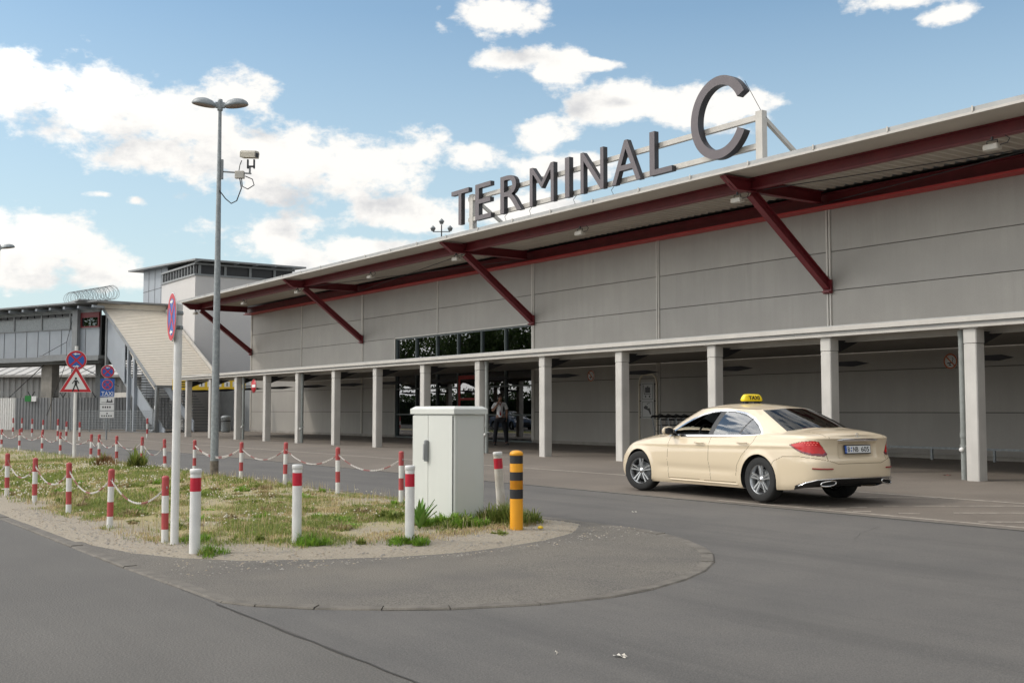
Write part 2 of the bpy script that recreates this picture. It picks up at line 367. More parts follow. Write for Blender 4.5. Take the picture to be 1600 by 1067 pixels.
# seam in the asphalt, running on from the kerb
b=MB();random.seed(3)
pts=[(-8.55+i*.25,3.17+random.uniform(-.012,.012)) for i in range(14)]
for (x0,y0),(x1,y1) in zip(pts,pts[1:]): b.add([(x0,y0-.007,.0055),(x1,y1-.007,.0055),(x1,y1+.009,.0055),(x0,y0+.009,.0055)],[(0,1,2,3)])
struct(b.build('asphalt_seam',mat('seam_tar',(.055,.051,.047),.9)))
def crack(name,P,w=.006,z=.0056):
    b=MB();q=random.Random(len(P));pts=[]
    for (a,c) in zip(P,P[1:]):
        k=max(2,int(math.hypot(c[0]-a[0],c[1]-a[1])/.15))
        for i in range(k): pts.append((a[0]+(c[0]-a[0])*i/k+q.uniform(-.03,.03),a[1]+(c[1]-a[1])*i/k+q.uniform(-.03,.03)))
    for (x0,y0),(x1,y1) in zip(pts,pts[1:]):
        d=Vector((x1-x0,y1-y0)).normalized();n=Vector((-d.y,d.x))*w*q.uniform(.5,1.3)
        b.add([(x0-n.x,y0-n.y,g(y0)+z),(x1-n.x,y1-n.y,g(y1)+z),(x1+n.x,y1+n.y,g(y1)+z),(x0+n.x,y0+n.y,g(y0)+z)],[(0,1,2,3)])
    struct(b.build(name,MATS['seam_tar']))
crack('road_crack',[(-8.6,11.4),(-8.3,10.6),(-7.9,10.0)],.0022)
# small litter on the road
def litter(x,y,label,m,s=.05,seed=1):
    r=random.Random(seed);b=MB()
    for i in range(6):
        a=r.uniform(0,6.28);cx=x+r.uniform(-s,s);cy=y+r.uniform(-s,s);q=r.uniform(.3,.8)*s
        z=g(y)+.006+i*.002
        b.add([(cx+q*math.cos(a+k*1.57),cy+q*.6*math.sin(a+k*1.57),z+(.01 if k==1 else 0)) for k in range(4)],[(0,1,2,3)])
    o=b.build('litter',m); tag(o,label,'litter')
litter(-5.3,4.5,'crumpled white scrap on the open asphalt nearest the camera',m_whiteold,.035,1)
litter(-5.6,4.25,'tiny pale scrap on the asphalt near the larger crumpled scrap',m_whiteold,.012,2)
litter(-12.97,19.3,'small red and white scrap lying under the canopy left of the drainpipe',m_bred,.05,3)
litter(-11.9,10.4,'pale scrap on the road between the yellow bollard and the taxi',m_whiteold,.03,4)

# traffic island: kerb outline
curve=[(-8.58,3.21),(-8.26,3.36),(-7.88,3.68),(-7.55,4.08),(-7.28,4.52),(-7.05,5.2),(-7.0,5.85),(-7.08,6.4),(-7.26,6.95),(-7.50,7.42),(-7.83,7.86),(-8.2,8.22),(-8.65,8.54),(-9.2,8.83),(-9.77,9.02),(-10.4,9.12)]
outl=[(-95,3.15),(-60,3.15)]+[(-45+i*2,3.15) for i in range(18)]+curve+[(-11+-i*2,9.12) for i in range(20)]+[(-60,9.12),(-95,9.12)]
def offs(pl,d):
    out=[];n=len(pl)
    for i in range(n):
        a=Vector(pl[max(i-1,0)]);c=Vector(pl[min(i+1,n-1)]);t=(c-a).normalized();out.append((pl[i][0]-t.y*d,pl[i][1]+t.x*d))
    return out
inn=offs(outl,.13)
b=MB();random.seed(5)
# individual stones, about 1 m long with open joints
acc=[];
for (a,c) in zip(range(len(outl)-1),range(1,len(outl))):
    p0=Vector(outl[a]);p1=Vector(outl[c]);q0=Vector(inn[a]);q1=Vector(inn[c]);L=(p1-p0).length;k=max(1,round(L/1.0))
    for i in range(k):
        e=.006/L*1.0
        s0=i/k+(e if True else 0);s1=(i+1)/k-e
        A=p0.lerp(p1,s0);B=p0.lerp(p1,s1);D=q0.lerp(q1,s0);E_=q0.lerp(q1,s1)
        h=.018+random.uniform(-.004,.004)
        z=lambda P:g(P.y)
        vs=[(A.x,A.y,z(A)-.05),(B.x,B.y,z(B)-.05),(E_.x,E_.y,z(E_)-.05),(D.x,D.y,z(D)-.05)]
        A2=A.lerp(D,.12);B2=B.lerp(E_,.12)
        vs+=[(A.x,A.y,z(A)+h-.012),(B.x,B.y,z(B)+h-.012),(B2.x,B2.y,z(B)+h),(A2.x,A2.y,z(A)+h),(E_.x,E_.y,z(E_)+h),(D.x,D.y,z(D)+h)]
        b.add(vs,[(0,1,5,4),(4,5,6,7),(7,6,8,9),(2,3,9,8),(1,2,8,6,5),(3,0,4,7,9)])
struct(b.build('kerb',m_kerb))
# island body: asphalt skirt at the rounded end and a dirt and grass middle
def vnoise(x,y,s,seed=0):
    r=np.random.default_rng(seed);G=r.random((64,64));X=np.asarray(x)/s;Y=np.asarray(y)/s
    xi=np.floor(X).astype(int);yi=np.floor(Y).astype(int);fx=X-xi;fy=Y-yi;fx=fx*fx*(3-2*fx);fy=fy*fy*(3-2*fy)
    a=G[xi%64,yi%64];b_=G[(xi+1)%64,yi%64];c=G[xi%64,(yi+1)%64];d=G[(xi+1)%64,(yi+1)%64]
    return (a*(1-fx)+b_*fx)*(1-fy)+(c*(1-fx)+d*fx)*fy
def fbm(x,y,s,seed=0): return .5*vnoise(x,y,s,seed)+.3*vnoise(x,y,s/2.1,seed+1)+.2*vnoise(x,y,s/4.3,seed+2)
def seg_inside(poly,x,y):
    x=np.asarray(x);y=np.asarray(y);c=np.zeros(x.shape,bool);n=len(poly);j=n-1
    for i in range(n):
        xi,yi=poly[i];xj,yj=poly[j]
        if yi!=yj: c^=((yi>y)!=(yj>y))&(x<(xj-xi)*(y-yi)/(yj-yi)+xi)
        j=i
    return c
def pdist(poly,x,y,closed=True):
    x=np.asarray(x,float);y=np.asarray(y,float);d=np.full(x.shape,1e9);n=len(poly)
    for i in range(n if closed else n-1):
        ax,ay=poly[i];bx,by=poly[(i+1)%n];vx,vy=bx-ax,by-ay;t=np.clip(((x-ax)*vx+(y-ay)*vy)/(vx*vx+vy*vy+1e-12),0,1)
        d=np.minimum(d,np.hypot(x-ax-t*vx,y-ay-t*vy))
    return d
dirt=[(-95,3.30),(-16,3.30),(-13,3.32),(-12.0,3.45),(-11.3,3.75),(-10.75,4.2),(-10.35,4.9),(-10.1,5.6),(-9.98,6.3),(-10.0,6.9),(-10.15,7.6),(-10.5,8.3),(-10.9,8.7),(-11.2,8.97),(-95,8.97)]
grass=[(-95,3.8),(-16.5,3.84),(-14,3.8),(-12.6,3.9),(-11.6,4.35),(-11.0,5.0),(-10.85,5.7),(-10.75,6.5),(-10.8,7.1),(-11.1,7.9),(-11.5,8.5),(-12.4,8.75),(-95,8.85)]
pi_=inn
b=MB()
# skirt as a fan grid in x,y cells clipped to the kerb's inner line
def cellmesh(poly,x0,x1,y0,y1,st,zf,name,m,wob=None):
    nx=int((x1-x0)/st);ny=int((y1-y0)/st);xs=np.linspace(x0,x1,nx+1);ys=np.linspace(y0,y1,ny+1);XX,YY=np.meshgrid(xs,ys)
    ins=seg_inside(poly,XX,YY)
    ZZ=zf(XX,YY); idx=-np.ones(XX.shape,int);vs=[];fs=[]
    keep=np.zeros(XX.shape,bool)
    cell=ins[:-1,:-1]|ins[1:,:-1]|ins[:-1,1:]|ins[1:,1:]
    keep[:-1,:-1]|=cell;keep[1:,:-1]|=cell;keep[:-1,1:]|=cell;keep[1:,1:]|=cell
    ii=np.argwhere(keep);idx[keep]=np.arange(len(ii))
    px=XX[keep].copy();py=YY[keep].copy();pz=ZZ[keep]
    out=~ins[keep]
    # snap outside vertices onto the outline
    P=np.array(poly);Q=np.roll(P,-1,0)
    for k in np.where(out)[0]:
        v=Q-P;t=np.clip(((px[k]-P[:,0])*v[:,0]+(py[k]-P[:,1])*v[:,1])/((v**2).sum(1)+1e-12),0,1);c=P+v*t[:,None]
        j=np.argmin((c[:,0]-px[k])**2+(c[:,1]-py[k])**2);px[k],py[k]=c[j]
    cc=np.argwhere(cell);fs=[(idx[a,b_],idx[a,b_+1],idx[a+1,b_+1],idx[a+1,b_]) for a,b_ in cc]
    mb=MB();mb.add(list(zip(px,py,zf(px,py))),[tuple(int(q) for q in f) for f in fs],0,True);return mb.build(name,m)
def gv(Y): return 0.02*np.clip(Y-6,0,12.5)+0.01*np.clip(Y-18.5,0,6.3)
inner=[p for p in inn]
def skirt_z(x,y): return gv(y)+.010+.010*fbm(x,y,1.5,5)
sk=[p for p in inn if p[0]>-13.5]; sk=[(-13.4,3.29)]+sk+[(-13.4,8.97)]
struct(cellmesh(sk,-13.5,-6.9,3.1,9.2,.12,skirt_z,'island_asphalt',m_asph_old))
dwob=[];rr=random.Random(4)
def wobble(poly,x0,amp,step=.12):
    out=[]
    for (a,c) in zip(poly,poly[1:]):
        L=math.hypot(c[0]-a[0],c[1]-a[1]);k=max(1,int(L/step)) if a[0]>-17 else max(1,int(L/2))
        for i in range(k):
            x=a[0]+(c[0]-a[0])*i/k;y=a[1]+(c[1]-a[1])*i/k
            am=amp if (x>x0) else 0
            out.append((x+rr.uniform(-am,am),y+rr.uniform(-am,am)))
    out.append(poly[-1]);return out
dirtw=wobble(dirt,-12.6,.035)
def dirt_z(x,y):
    d=pdist(dirt,x,y)
    return gv(y)+.002+.034*np.clip(d/.22,0,1)+.022*np.clip(d/.3,0,1)*fbm(x,y,.8,9)+.05*np.clip(d-.3,0,1.2)*fbm(x,y,3,3)
def soil_z(x,y): return dirt_z(np.asarray(x,float),np.asarray(y,float))
# soil: sand, dry thatch and moss mixed by noise
ms=bpy.data.materials.new('island_soil');ms.use_nodes=True
nt=ms.node_tree;N=nt.nodes;Lk=nt.links;bs=N['Principled BSDF'];bs.inputs['Roughness'].default_value=.95
tc=N.new('ShaderNodeTexCoord')
def nz(s,d=6,r=.65):
    n=N.new('ShaderNodeTexNoise');n.inputs['Scale'].default_value=s;n.inputs['Detail'].default_value=d;n.inputs['Roughness'].default_value=r;Lk.new(tc.outputs['Object'],n.inputs[0]);return n.outputs['Fac']
def mr(x,a,c_):
    n=N.new('ShaderNodeMapRange');Lk.new(x,n.inputs[0]);n.inputs[1].default_value=a;n.inputs[2].default_value=c_;return n.outputs[0]
def mc(f,A,B):
    n=N.new('ShaderNodeMix');n.data_type='RGBA'
    Lk.new(f,n.inputs['Factor'])
    for k,v in (('A',A),('B',B)):
        if isinstance(v,tuple): n.inputs[k].default_value=v
        else: Lk.new(v,n.inputs[k])
    return n.outputs['Result']
at=N.new('ShaderNodeAttribute');at.attribute_name='grassy';at.attribute_type='GEOMETRY'
sand=mc(mr(nz(40,3),.3,.7),(.40,.345,.27,1),(.27,.235,.18,1))
thatch=mc(mr(nz(14,6),.3,.7),(.44,.35,.19,1),(.28,.26,.10,1))
ad=N.new('ShaderNodeMath');ad.operation='ADD';Lk.new(at.outputs['Fac'],ad.inputs[0]);Lk.new(mr(nz(5,7),.0,1.6),ad.inputs[1])
Lk.new(mc(mr(ad.outputs[0],.72,1.15),sand,thatch),bs.inputs['Base Color'])
bp=N.new('ShaderNodeBump');bp.inputs['Strength'].default_value=1;bp.inputs['Distance'].default_value=.02;Lk.new(nz(60,4),bp.inputs['Height']);Lk.new(bp.outputs[0],bs.inputs['Normal'])
def soil_obj():
    o1=cellmesh(dirtw,-26,-9.9,3.25,9.0,.09,soil_z,'island_soil',ms)
    o2=cellmesh([(-95,3.30),(-26,3.30),(-26,8.97),(-95,8.97)],-95,-26,3.3,8.97,.5,soil_z,'island_soil',ms)
    for o in (o1,o2):
        struct(o);me=o.data;n=len(me.vertices);co=np.empty(n*3);me.vertices.foreach_get('co',co);co=co.reshape(-1,3)
        ins=seg_inside(grass,co[:,0],co[:,1]);d=pdist(grass,co[:,0],co[:,1]);v=np.where(ins,np.clip(.25+d*.9,0,.75),np.clip(.1-d*.8,-.6,1))
        v=v*(.45+1.0*fbm(co[:,0],co[:,1],1.6,21))
        a=me.attributes.new('grassy','FLOAT','POINT');a.data.foreach_set('value',v)
soil_obj()
# gravel scattered along the bare edge
def scatter_stones(n,seed):
    r=np.random.default_rng(seed);b=MB();k=0
    while k<n:
        x=r.uniform(-18,-9.6);y=r.uniform(3.35,8.9)
        if not seg_inside(dirt,np.array([x]),np.array([y]))[0] : 
            if r.random()<.75: continue
            if x<-10.9: continue
        if seg_inside(grass,np.array([x]),np.array([y]))[0] and r.random()<.8: continue
        s=r.uniform(.006,.02)*(1.6 if r.random()<.04 else 1);z=float(soil_z(x,y))
        vs=[(x+s*r.uniform(.6,1.2)*dx,y+s*r.uniform(.6,1.2)*dy,z+s*r.uniform(.3,.7)*dz) for dx,dy,dz in ((1,0,0),(0,1,0),(-1,0,0),(0,-1,0),(0,0,1))]
        b.add(vs,[(0,1,4),(1,2,4),(2,3,4),(3,0,4)],int(r.integers(0,3)));k+=1
    o=b.build('gravel',[m_concrete,m_dirt,mat('pale_grit',(.30,.27,.23),.9)]);tag(o,None,None,None,'stuff')
scatter_stones(5200,3)
# ------------------------------------------------------------------ terminal hall
XE=-61.9; XR=26.0; YW=24.8; ZS=7.56
hall=thing('terminal_building','long grey metal clad terminal hall with dark red roof beams and glazed entrance','building',(XE,YW,.30))
O=Vector((XE,YW,.30))
def L_(b): # shift world coordinates into the hall's frame
    b.v=[(x-O.x,y-O.y,z-O.z) for x,y,z in b.v]; return b
def hb(b,name,m,parent=hall): return L_(b).build(name,m,parent)
colx=[XE+6.95*i for i in range(13)]
zse=[.30,1.46,2.57,3.68,4.80,5.88,7.12]
G0,G1=-44.75,-34.15
b=MB();bk=MB()
for i in range(len(colx)-1):
    for j in range(len(zse)-1):
        x0,x1,z0,z1=colx[i]+.012,colx[i+1]-.012,zse[j]+.010,zse[j+1]-.010
        spans=[(x0,x1)]
        if z0<4.7:
            spans=[]
            if x0<G0: spans.append((x0,min(x1,G0)))
            if x1>G1: spans.append((max(x0,G1),x1))
        for a,c in spans:
            if c-a>.05: b.box(a,YW,z0,c,YW+.06,z1,(i*5+j*3+(i*j)%4)%3)
hb(b,'wall',[m_wall,m_wall_b,m_wall_c])
bk.box(XE+.02,YW+.05,.25,G0,YW+.3,7.1);bk.box(G1,YW+.05,.25,XR,YW+.3,7.1);bk.box(G0,YW+.05,4.81,G1,YW+.3,7.1)
bk.box(XE+.02,YW+.3,.25,XE+.3,YW+28,7.4);bk.box(XE,YW+28,.25,XR,YW+28.3,7.4);bk.box(XR-.3,YW+.3,.25,XR,YW+28,7.4)
hb(bk,'wall_core',m_wall_groove)
b=MB()
b.box(XE-.04,YW-.01,.3,XE+.02,YW+28,7.4)
hb(b,'side_wall',m_wall)
b=MB()
b.box(XE-.02,YW-.03,.25,G0-.02,YW+.0,.42);b.box(G1+.02,YW-.03,.25,XR,YW+.0,.42)
hb(b,'plinth',m_concrete)
for i,x in enumerate(colx[:-1]):
    b=MB()
    z0=3.3 if not (i%2==0) else 3.3
    lo=.42
    if G0<x<G1: lo=4.86
    w=.055 if i%2==0 else .045
    if i%2==0 or x>-30:
        b.box(x-w-.02,YW-.035,lo,x-.02,YW-.003,7.1);b.box(x+.02,YW-.035,lo,x+w+.02,YW-.003,7.1)
    else: b.box(x-.03,YW-.03,lo,x+.03,YW-.003,7.1)
    hb(b,'cover_strip',m_strip)
# glazing
b=MB();b.box(G0+.03,YW+.10,.34,G1-.03,YW+.112,4.74);hb(b,'window_glass',m_bglass)
mull=[G0,-42.95,-41.2,-39.5,-37.71,-36.02,G1]
b=MB()
for i,x in enumerate(mull):
    w=.05; b.box(x-w/2+(.025 if i==0 else 0)-(.025 if i==6 else 0),YW+.02,.32,x+w/2+(.025 if i==0 else 0)-(.025 if i==6 else 0),YW+.16,4.76)
for z in (.34,1.35,2.47,3.1,3.35,4.74):
    for a,c in zip(mull,mull[1:]): b.box(a+.03,YW+.03,z-.03,c-.03,YW+.15,z+.03)
hb(b,'window_frame',m_fr)
b=MB();b.box(G0-.0,YW-.03,4.77,G1,YW+.2,4.82);b.box(G1,YW-.03,.3,G1+.06,YW+.2,4.77);b.box(G0-.06,YW-.03,.3,G0,YW+.2,4.77);hb(b,'window_surround',m_strip)
# red door frame
b=MB();dx0,dx1=-39.30,-37.75
for a,c in ((dx0,dx0+.12),(dx1-.12,dx1)): b.box(a,YW-.05,.31,c,YW+.02,2.95)
b.box(dx0+.12,YW-.05,2.80,dx1-.12,YW+.02,2.95);b.box(dx0+.12,YW-.05,1.95,dx1-.12,YW+.015,2.03)
dr=hb(b,'door_frame',m_redb)
b=MB();b.box(dx0+.125,YW-.03,.34,dx1-.125,YW-.02,2.79);hb(b,'door_glass',m_bglass)
b=MB();b.beam((dx0+1.2,YW-.25,3.12),(dx0+1.5,YW-.02,3.14),.13,.12);hb(b,'door_camera',m_dark)
# interior behind the glass
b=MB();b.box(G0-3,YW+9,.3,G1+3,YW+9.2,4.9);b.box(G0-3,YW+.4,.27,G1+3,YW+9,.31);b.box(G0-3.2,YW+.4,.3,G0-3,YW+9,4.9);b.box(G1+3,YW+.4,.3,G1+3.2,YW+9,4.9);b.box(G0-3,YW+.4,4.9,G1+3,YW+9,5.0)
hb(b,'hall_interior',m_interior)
for x,y in ((-38.4,3.0),(-40.2,3.0),(-36.4,4.5),(-35.6,2.6)): b=MB();b.box(x,YW+y,4.1,x+1.5,YW+y+.12,4.16);hb(b,'light_strip',m_glow_y)
b=MB();b.box(-37.2,YW+6.9,2.2,-33.4,YW+7,3.3);hb(b,'lit_panel',m_glow_g)
b=MB();b.box(-38.9,YW+5.9,2.5,-38.1,YW+6,3.1);hb(b,'lit_panel',m_glow_g)
for x,w,h in ((-44.2,.9,1.2),(-42.3,1.4,1.0),(-40.9,.5,2.1),(-36.6,1.6,1.05),(-34.9,.6,1.9)): b=MB();b.box(x,YW+4.2,.31,x+w,YW+4.9,.31+h);hb(b,'counter',m_grey2)
# ---- big roof
b=MB();YE=20.68
b.box(XE-.85,YE-.02,7.60,XR,YE+.03,7.64,0)
b.box(XE-.85,YE-.05,7.57,XR,YE-.022,7.70,0)
b.box(XE-.85,YE+.03,7.60,XR,YW+28.5,7.72,0)
hb(b,'roof',m_gutter)
b=MB()
b.box(XE-.87,YE-.075,7.545,XR,YE-.053,7.60)
b.box(XE-.90,YE-.055,7.54,XE-.852,YW+3,7.70)
hb(b,'gutter',m_fascia)
for i in range(40):
    x=XE-.4+i*2.05; b=MB();b.box(x,YE-.09,7.60,x+.035,YE-.076,7.715);hb(b,'gutter_clip',m_strip)
# soffit: smooth outer strip and trapezoidal sheet behind the beam
b=MB();b.box(XE-.85,YE-.02,7.575,XR,21.89,7.597);hb(b,'soffit_edge',m_soffit)
b=MB();x=XE-.8;prof=[]
while x<XR: prof+=[(x,7.575),(x+.12,7.575),(x+.17,7.505),(x+.25,7.505)];x+=.30
prof=prof[:-1];n=len(prof)
b.add([(a,21.90,z) for a,z in prof]+[(a,24.30,z) for a,z in prof],[(i,i+1,n+i+1,n+i) for i in range(n-1)],0);hb(b,'soffit_sheet',m_soffit)
# longitudinal beams
for nm,y,z,h,w,mi in (('edge_beam',21.78,7.42,.30,.20,m_red),('wall_beam',24.64,7.29,.36,.24,m_red)):
    b=MB()
    b.ibeam((XE-.7,y,z),(XR,y,z),w,h,.025)
    hb(b,nm,m_red)
b=MB();b.box(XE-.2,24.36,7.055,XR,24.795,7.105);hb(b,'red_flange',m_redb)
sx=[XE+13.9*i for i in range(7)]
for x in sx[:6]:
    if x>12: continue
    t=MB()
    # arm with tapered nose, perpendicular to the wall
    for (zt,zb,hw) in ((7.530,7.505,.10),):
        t.prism([(20.70,7.53),(24.5,7.53),(24.5,7.505),(20.72,7.505)],x-hw,x+hw,'yz')
    t.prism([(20.72,7.505),(24.5,7.505),(24.5,7.225),(21.18,7.225)],x-.013,x+.013,'yz')
    t.prism([(21.18,7.225),(24.5,7.225),(24.5,7.20),(21.16,7.20)],x-.10,x+.10,'yz')
    t.prism([(20.70,7.503),(20.72,7.503),(21.18,7.2),(21.16,7.2)],x-.10,x-.014,'yz');t.prism([(20.70,7.503),(20.72,7.503),(21.18,7.2),(21.16,7.2)],x+.014,x+.10,'yz')
    hb(t,'arm',m_red)
    t=MB();p0=(x,21.75,7.18);p1=(x,24.74,4.93)
    t.ibeam(p0,p1,.20,.24,.022,up=(0,.6,.8));hb(t,'strut',m_red)
    t=MB();t.box(x-.14,24.70,4.72,x+.14,24.763,5.10);t.box(x-.12,24.62,4.75,x+.12,24.70,4.79);hb(t,'strut_foot',m_redb if False else m_red)
for i in (1,3):
    xa,xb=sx[i],sx[i+1]
    b=MB();b.tube([(xa+.3,21.9,7.25),(xb-.3,24.5,7.22)],.012,6);hb(b,'brace_rod',m_dark)
    b=MB();b.tube([(xa+.3,24.5,7.20),(xb-.3,21.9,7.23)],.012,6);hb(b,'brace_rod',m_dark)
# ---- floodlights hanging under the edge beam
def floodlight():
    t=thing('floodlight','','light')
    b=MB();b.bbox(-.17,-.10,-.16,.17,.10,-.04,.02);b.build('housing',m_whiteold,t)
    b=MB();b.tube([(-.12,0,-.05),(-.12,0,.04),(.12,0,.04),(.12,0,-.05)],.012,6);b.beam((0,0,.04),(0,0,.12),.04,.04);b.build('bracket',m_dark,t)
    b=MB();b.tube([(.18,0,-.08),(.33,.02,-.06),(.38,.03,.02),(.28,.03,.10)],.01,6);b.build('cable',m_dark,t)
    return t
fl=floodlight();names=['third strut from the corner','middle of the bay left of the big C','second strut from the right edge']
k=0
fx=[sx[0]+.35]+[]
for i in range(6):
    for x,where in ((sx[i]-.3,'beside roof strut'),(sx[i]+6.95,'midway between roof struts')):
        if x>-10: continue
        o=fl if k==0 else copy_tree(fl)
        o.location=(x,21.55,7.12); ords=['first','second','third','fourth','fifth','sixth','seventh','eighth','ninth']
        tag(o,'small floodlight under the eave beam %s, %s from the far left end'%(where,ords[k]),'light','floodlights under the eave beam');k+=1

# ------------------------------------------------------------------ covered walkway
YC=18.35; ZC=3.02
def cxs_(): return [-11.92-3.245*k for k in range(-3,14)]
walk=thing('covered_walkway','low grey flat roofed walkway on square columns along the terminal wall','canopy',(-54.6,YC,.25))
O2=Vector((-54.6,YC,.25))
def wb(b,name,m,parent=walk):
    b.v=[(x-O2.x,y-O2.y,z-O2.z) for x,y,z in b.v];return b.build(name,m,parent)
XA,XB=-54.9,2.0
b=MB();b.box(XA,18.26,3.09,XB,24.70,3.14);wb(b,'roof',m_gutter)
b=MB();b.box(XA-.03,18.17,3.105,XB,18.255,3.195);b.box(XA-.05,18.17,3.07,XA-.032,24.7,3.18);wb(b,'gutter',m_fascia)
b=MB();b.box(XA-.03,18.262,3.145,XB,18.29,3.222);wb(b,'roof_upstand',m_gutter)
b=MB();b.box(XA-.03,18.235,3.062,XB,18.262,3.102);wb(b,'shadow_gap_plate',m_gutter)
b=MB();b.box(XA,18.225,3.002,XB,18.25,3.058);b.box(XA,18.252,3.002,XB,18.42,3.012);wb(b,'edge_beam',m_fascia)
b=MB();b.box(XA,18.9,2.93,XB,18.93,3.05);b.box(XA,18.87,2.915,XB,18.96,2.929);wb(b,'inner_beam',m_fascia)
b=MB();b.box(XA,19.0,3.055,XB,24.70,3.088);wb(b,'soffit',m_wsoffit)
ords=['first','second','third','fourth','fifth','sixth','seventh','eighth','ninth','tenth','eleventh','twelfth','thirteenth','fourteenth']
cxs=[-11.92-3.245*k for k in range(-3,14)]
for x in cxs:
    b=MB();x0=x+.0;x1=x+.255;w=.26
    y0,y1=18.30,18.56
    e=.016
    b.bbox(x0,y0,.24,x1,y1,2.72,e)
    b.bbox(x0-.004,y0-.004,2.724,x1+.004,y1+.004,2.984,e)
    b.box(x0-.06,y0-.03,2.985,x1+.06,y0+.3,3.0)
    wb(b,'column',m_col)
    b=MB();xc=(x0+x1)/2
    b.prism([(18.57,2.95),(19.35,2.95),(18.57,2.66)],xc-.03,xc+.03,'yz')
    wb(b,'knee_bracket',m_dark)
    b=MB()
    b.prism([(18.57,2.50),(19.2,2.54),(19.62,2.50),(19.1,2.42),(18.57,2.42)],xc-.06,xc+.06,'yz')
    wb(b,'walkway_light',m_dark)
for x in (-46.95,-40.82,-27.75,-12.07):
    b=MB();r=.055
    b.cyl((x,18.47,.25),(x,18.47,2.98),r,n=16);b.cyl((x,18.47,1.02),(x,18.47,1.10),r+.012,n=16);b.cyl((x,18.47,2.86),(x,18.47,2.97),r+.014,n=16)
    b.box(x-r-.01,18.44,.86,x+.16,18.50,.885)
    p=wb(b,'downpipe',m_pipe)
    b=MB();b.lathe([(.0,-.03),(.035,-.03),(.045,0),(.035,.02),(0,.02)],12,(x-.0,18.40,.80),'y');wb(b,'inspection_cap',m_white)

# far side entry sign on a bracket
t=thing('road_sign','round red no entry sign seen nearly edge on, behind the left walkway columns','sign',(-46.0,18.75,2.57),R(20))
b=MB();b.lathe([(0,-.01),(.30,-.01),(.30,.01),(0,.01)],32,(0,0,0),'y');b.build('plate',m_sback,t)
b=MB();b.lathe([(0,-.0125),(.295,-.0125),(.295,-.0115)],32,(0,0,0),'y');b.build('red_field',m_sred,t)
b=MB();b.box(-.21,-.016,-.06,.21,-.011,.06);b.build('white_bar',m_swhite,t)
b=MB();b.beam((.1,.03,0),(-1.3,.03,0),.04,.05);b.build('bracket',m_dark,t)
t.rotation_euler=(0,0,R(-2));t.location=(-45.66,18.42,2.57)

# no smoking signs on the wall
def no_smoking(x,z,label):
    t=thing('no_smoking_sign',label,'sign',(x,YW-.005,z),0,'no smoking signs on the terminal wall')
    b=MB();b.lathe([(0,-.02),(.19,-.02),(.19,0),(0,0)],40,(0,0,0),'y');b.build('plate',m_swhite,t)
    b=MB();mo=MATS.get('sign_orange') or mat('sign_orange',(.50,.13,.05),.5)
    n=40
    vs=[(r*math.cos(2*math.pi*i/n),-.024,r*math.sin(2*math.pi*i/n)) for r in (.155,.19) for i in range(n)]
    b.add(vs,[(i,(i+1)%n,n+(i+1)%n,n+i) for i in range(n)])
    b.beam((-.115,-.025,.115),(.115,-.025,-.115),.004,.03,up=(1,0,1));b.build('ring',mo,t)
    b=MB();b.box(-.09,-.023,-.06,.03,-.0205,-.03);b.box(.04,-.023,-.06,.07,-.0205,-.03)
    b.tube([(.06,-.0225,-.02),(.05,-.0225,.02),(.08,-.0225,.05),(.05,-.0225,.09)],.008,4)
    b.prism([(-.05,-.1),(.03,-.12),(.0,-.075),(-.04,-.065)],-.023,-.0205,'xz');b.build('cigarette_symbol',m_black_paint,t)
no_smoking(-30.62,2.73,'round no smoking sign on the grey wall right of the glazed entrance')
no_smoking(-16.50,2.73,'round no smoking sign on the grey wall above the low rail, near the right edge')
# low rail in front of the wall
t=thing('low_rail','low pale steel rail on short posts along the wall foot behind the taxi','rail',(-22,24.25,.30))
b=MB();b.beam((0,0,.30),(24,0,.30),.04,.05);b.build('rail',m_galv,t)
for i in range(15):
    b=MB();b.beam((.3+i*1.66,0,0),(.3+i*1.66,0,.275),.05,.05);b.build('post',m_galv,t)

# ------------------------------------------------------------------ rooftop lettering
YL=20.98
sg=thing('rooftop_sign','large dark letters reading TERMINAL C on a pale steel frame above the eave','sign',(-33.8,YL,7.72))
def sb(b,name,m,par=sg):
    b.v=[(x+33.8,y-YL,z-7.72) for x,y,z in b.v];return b.build(name,m,par)
for nm,z in (('upper_rail',8.93),('lower_rail',8.20)):
    b=MB();b.box(-32.95,YL+.16,z-.07,-19.46,YL+.28,z+.07);sb(b,nm,m_strip)
for x in (-32.75,-19.33):
    b=MB();b.box(x-.11,YL+.14,7.72,x+.11,YL+.32,9.08);sb(b,'post',m_strip)
    b=MB();b.beam((x,YL+.33,8.92),(x,YL+2.2,7.75),.10,.10);sb(b,'back_stay',m_strip)
letters=[('T',-33.76,-32.62),('E',-32.20,-31.22),('R',-30.66,-29.44),('M',-28.98,-27.70),('I',-27.12,-26.90),('N',-26.35,-25.26),('A',-24.88,-23.62),('L',-23.24,-22.33)]
for ch,x0,x1 in letters:
    me=fit_text(ch,x1-x0,1.24,.16,offset=-.012 if ch=='M' else -.003)
    b=MB();M4=Matrix.Translation(((x0+x1)/2,YL+.04,8.06+.62))@Matrix.Rotation(R(90),4,'X')
    vs=[M4@v.co for v in me.vertices]
    b.v=[tuple(v) for v in vs];b.f=[tuple(p.vertices) for p in me.polygons]
    b.m=[0 if abs(p.normal.z)>.9 else 1 for p in me.polygons];b.s=[False]*len(b.f)
    for i in range(len(b.m)):
        if me.polygons[i].normal.z<-.9: b.m[i]=1
    sb(b,'letter',[m_letter,m_letter_side])
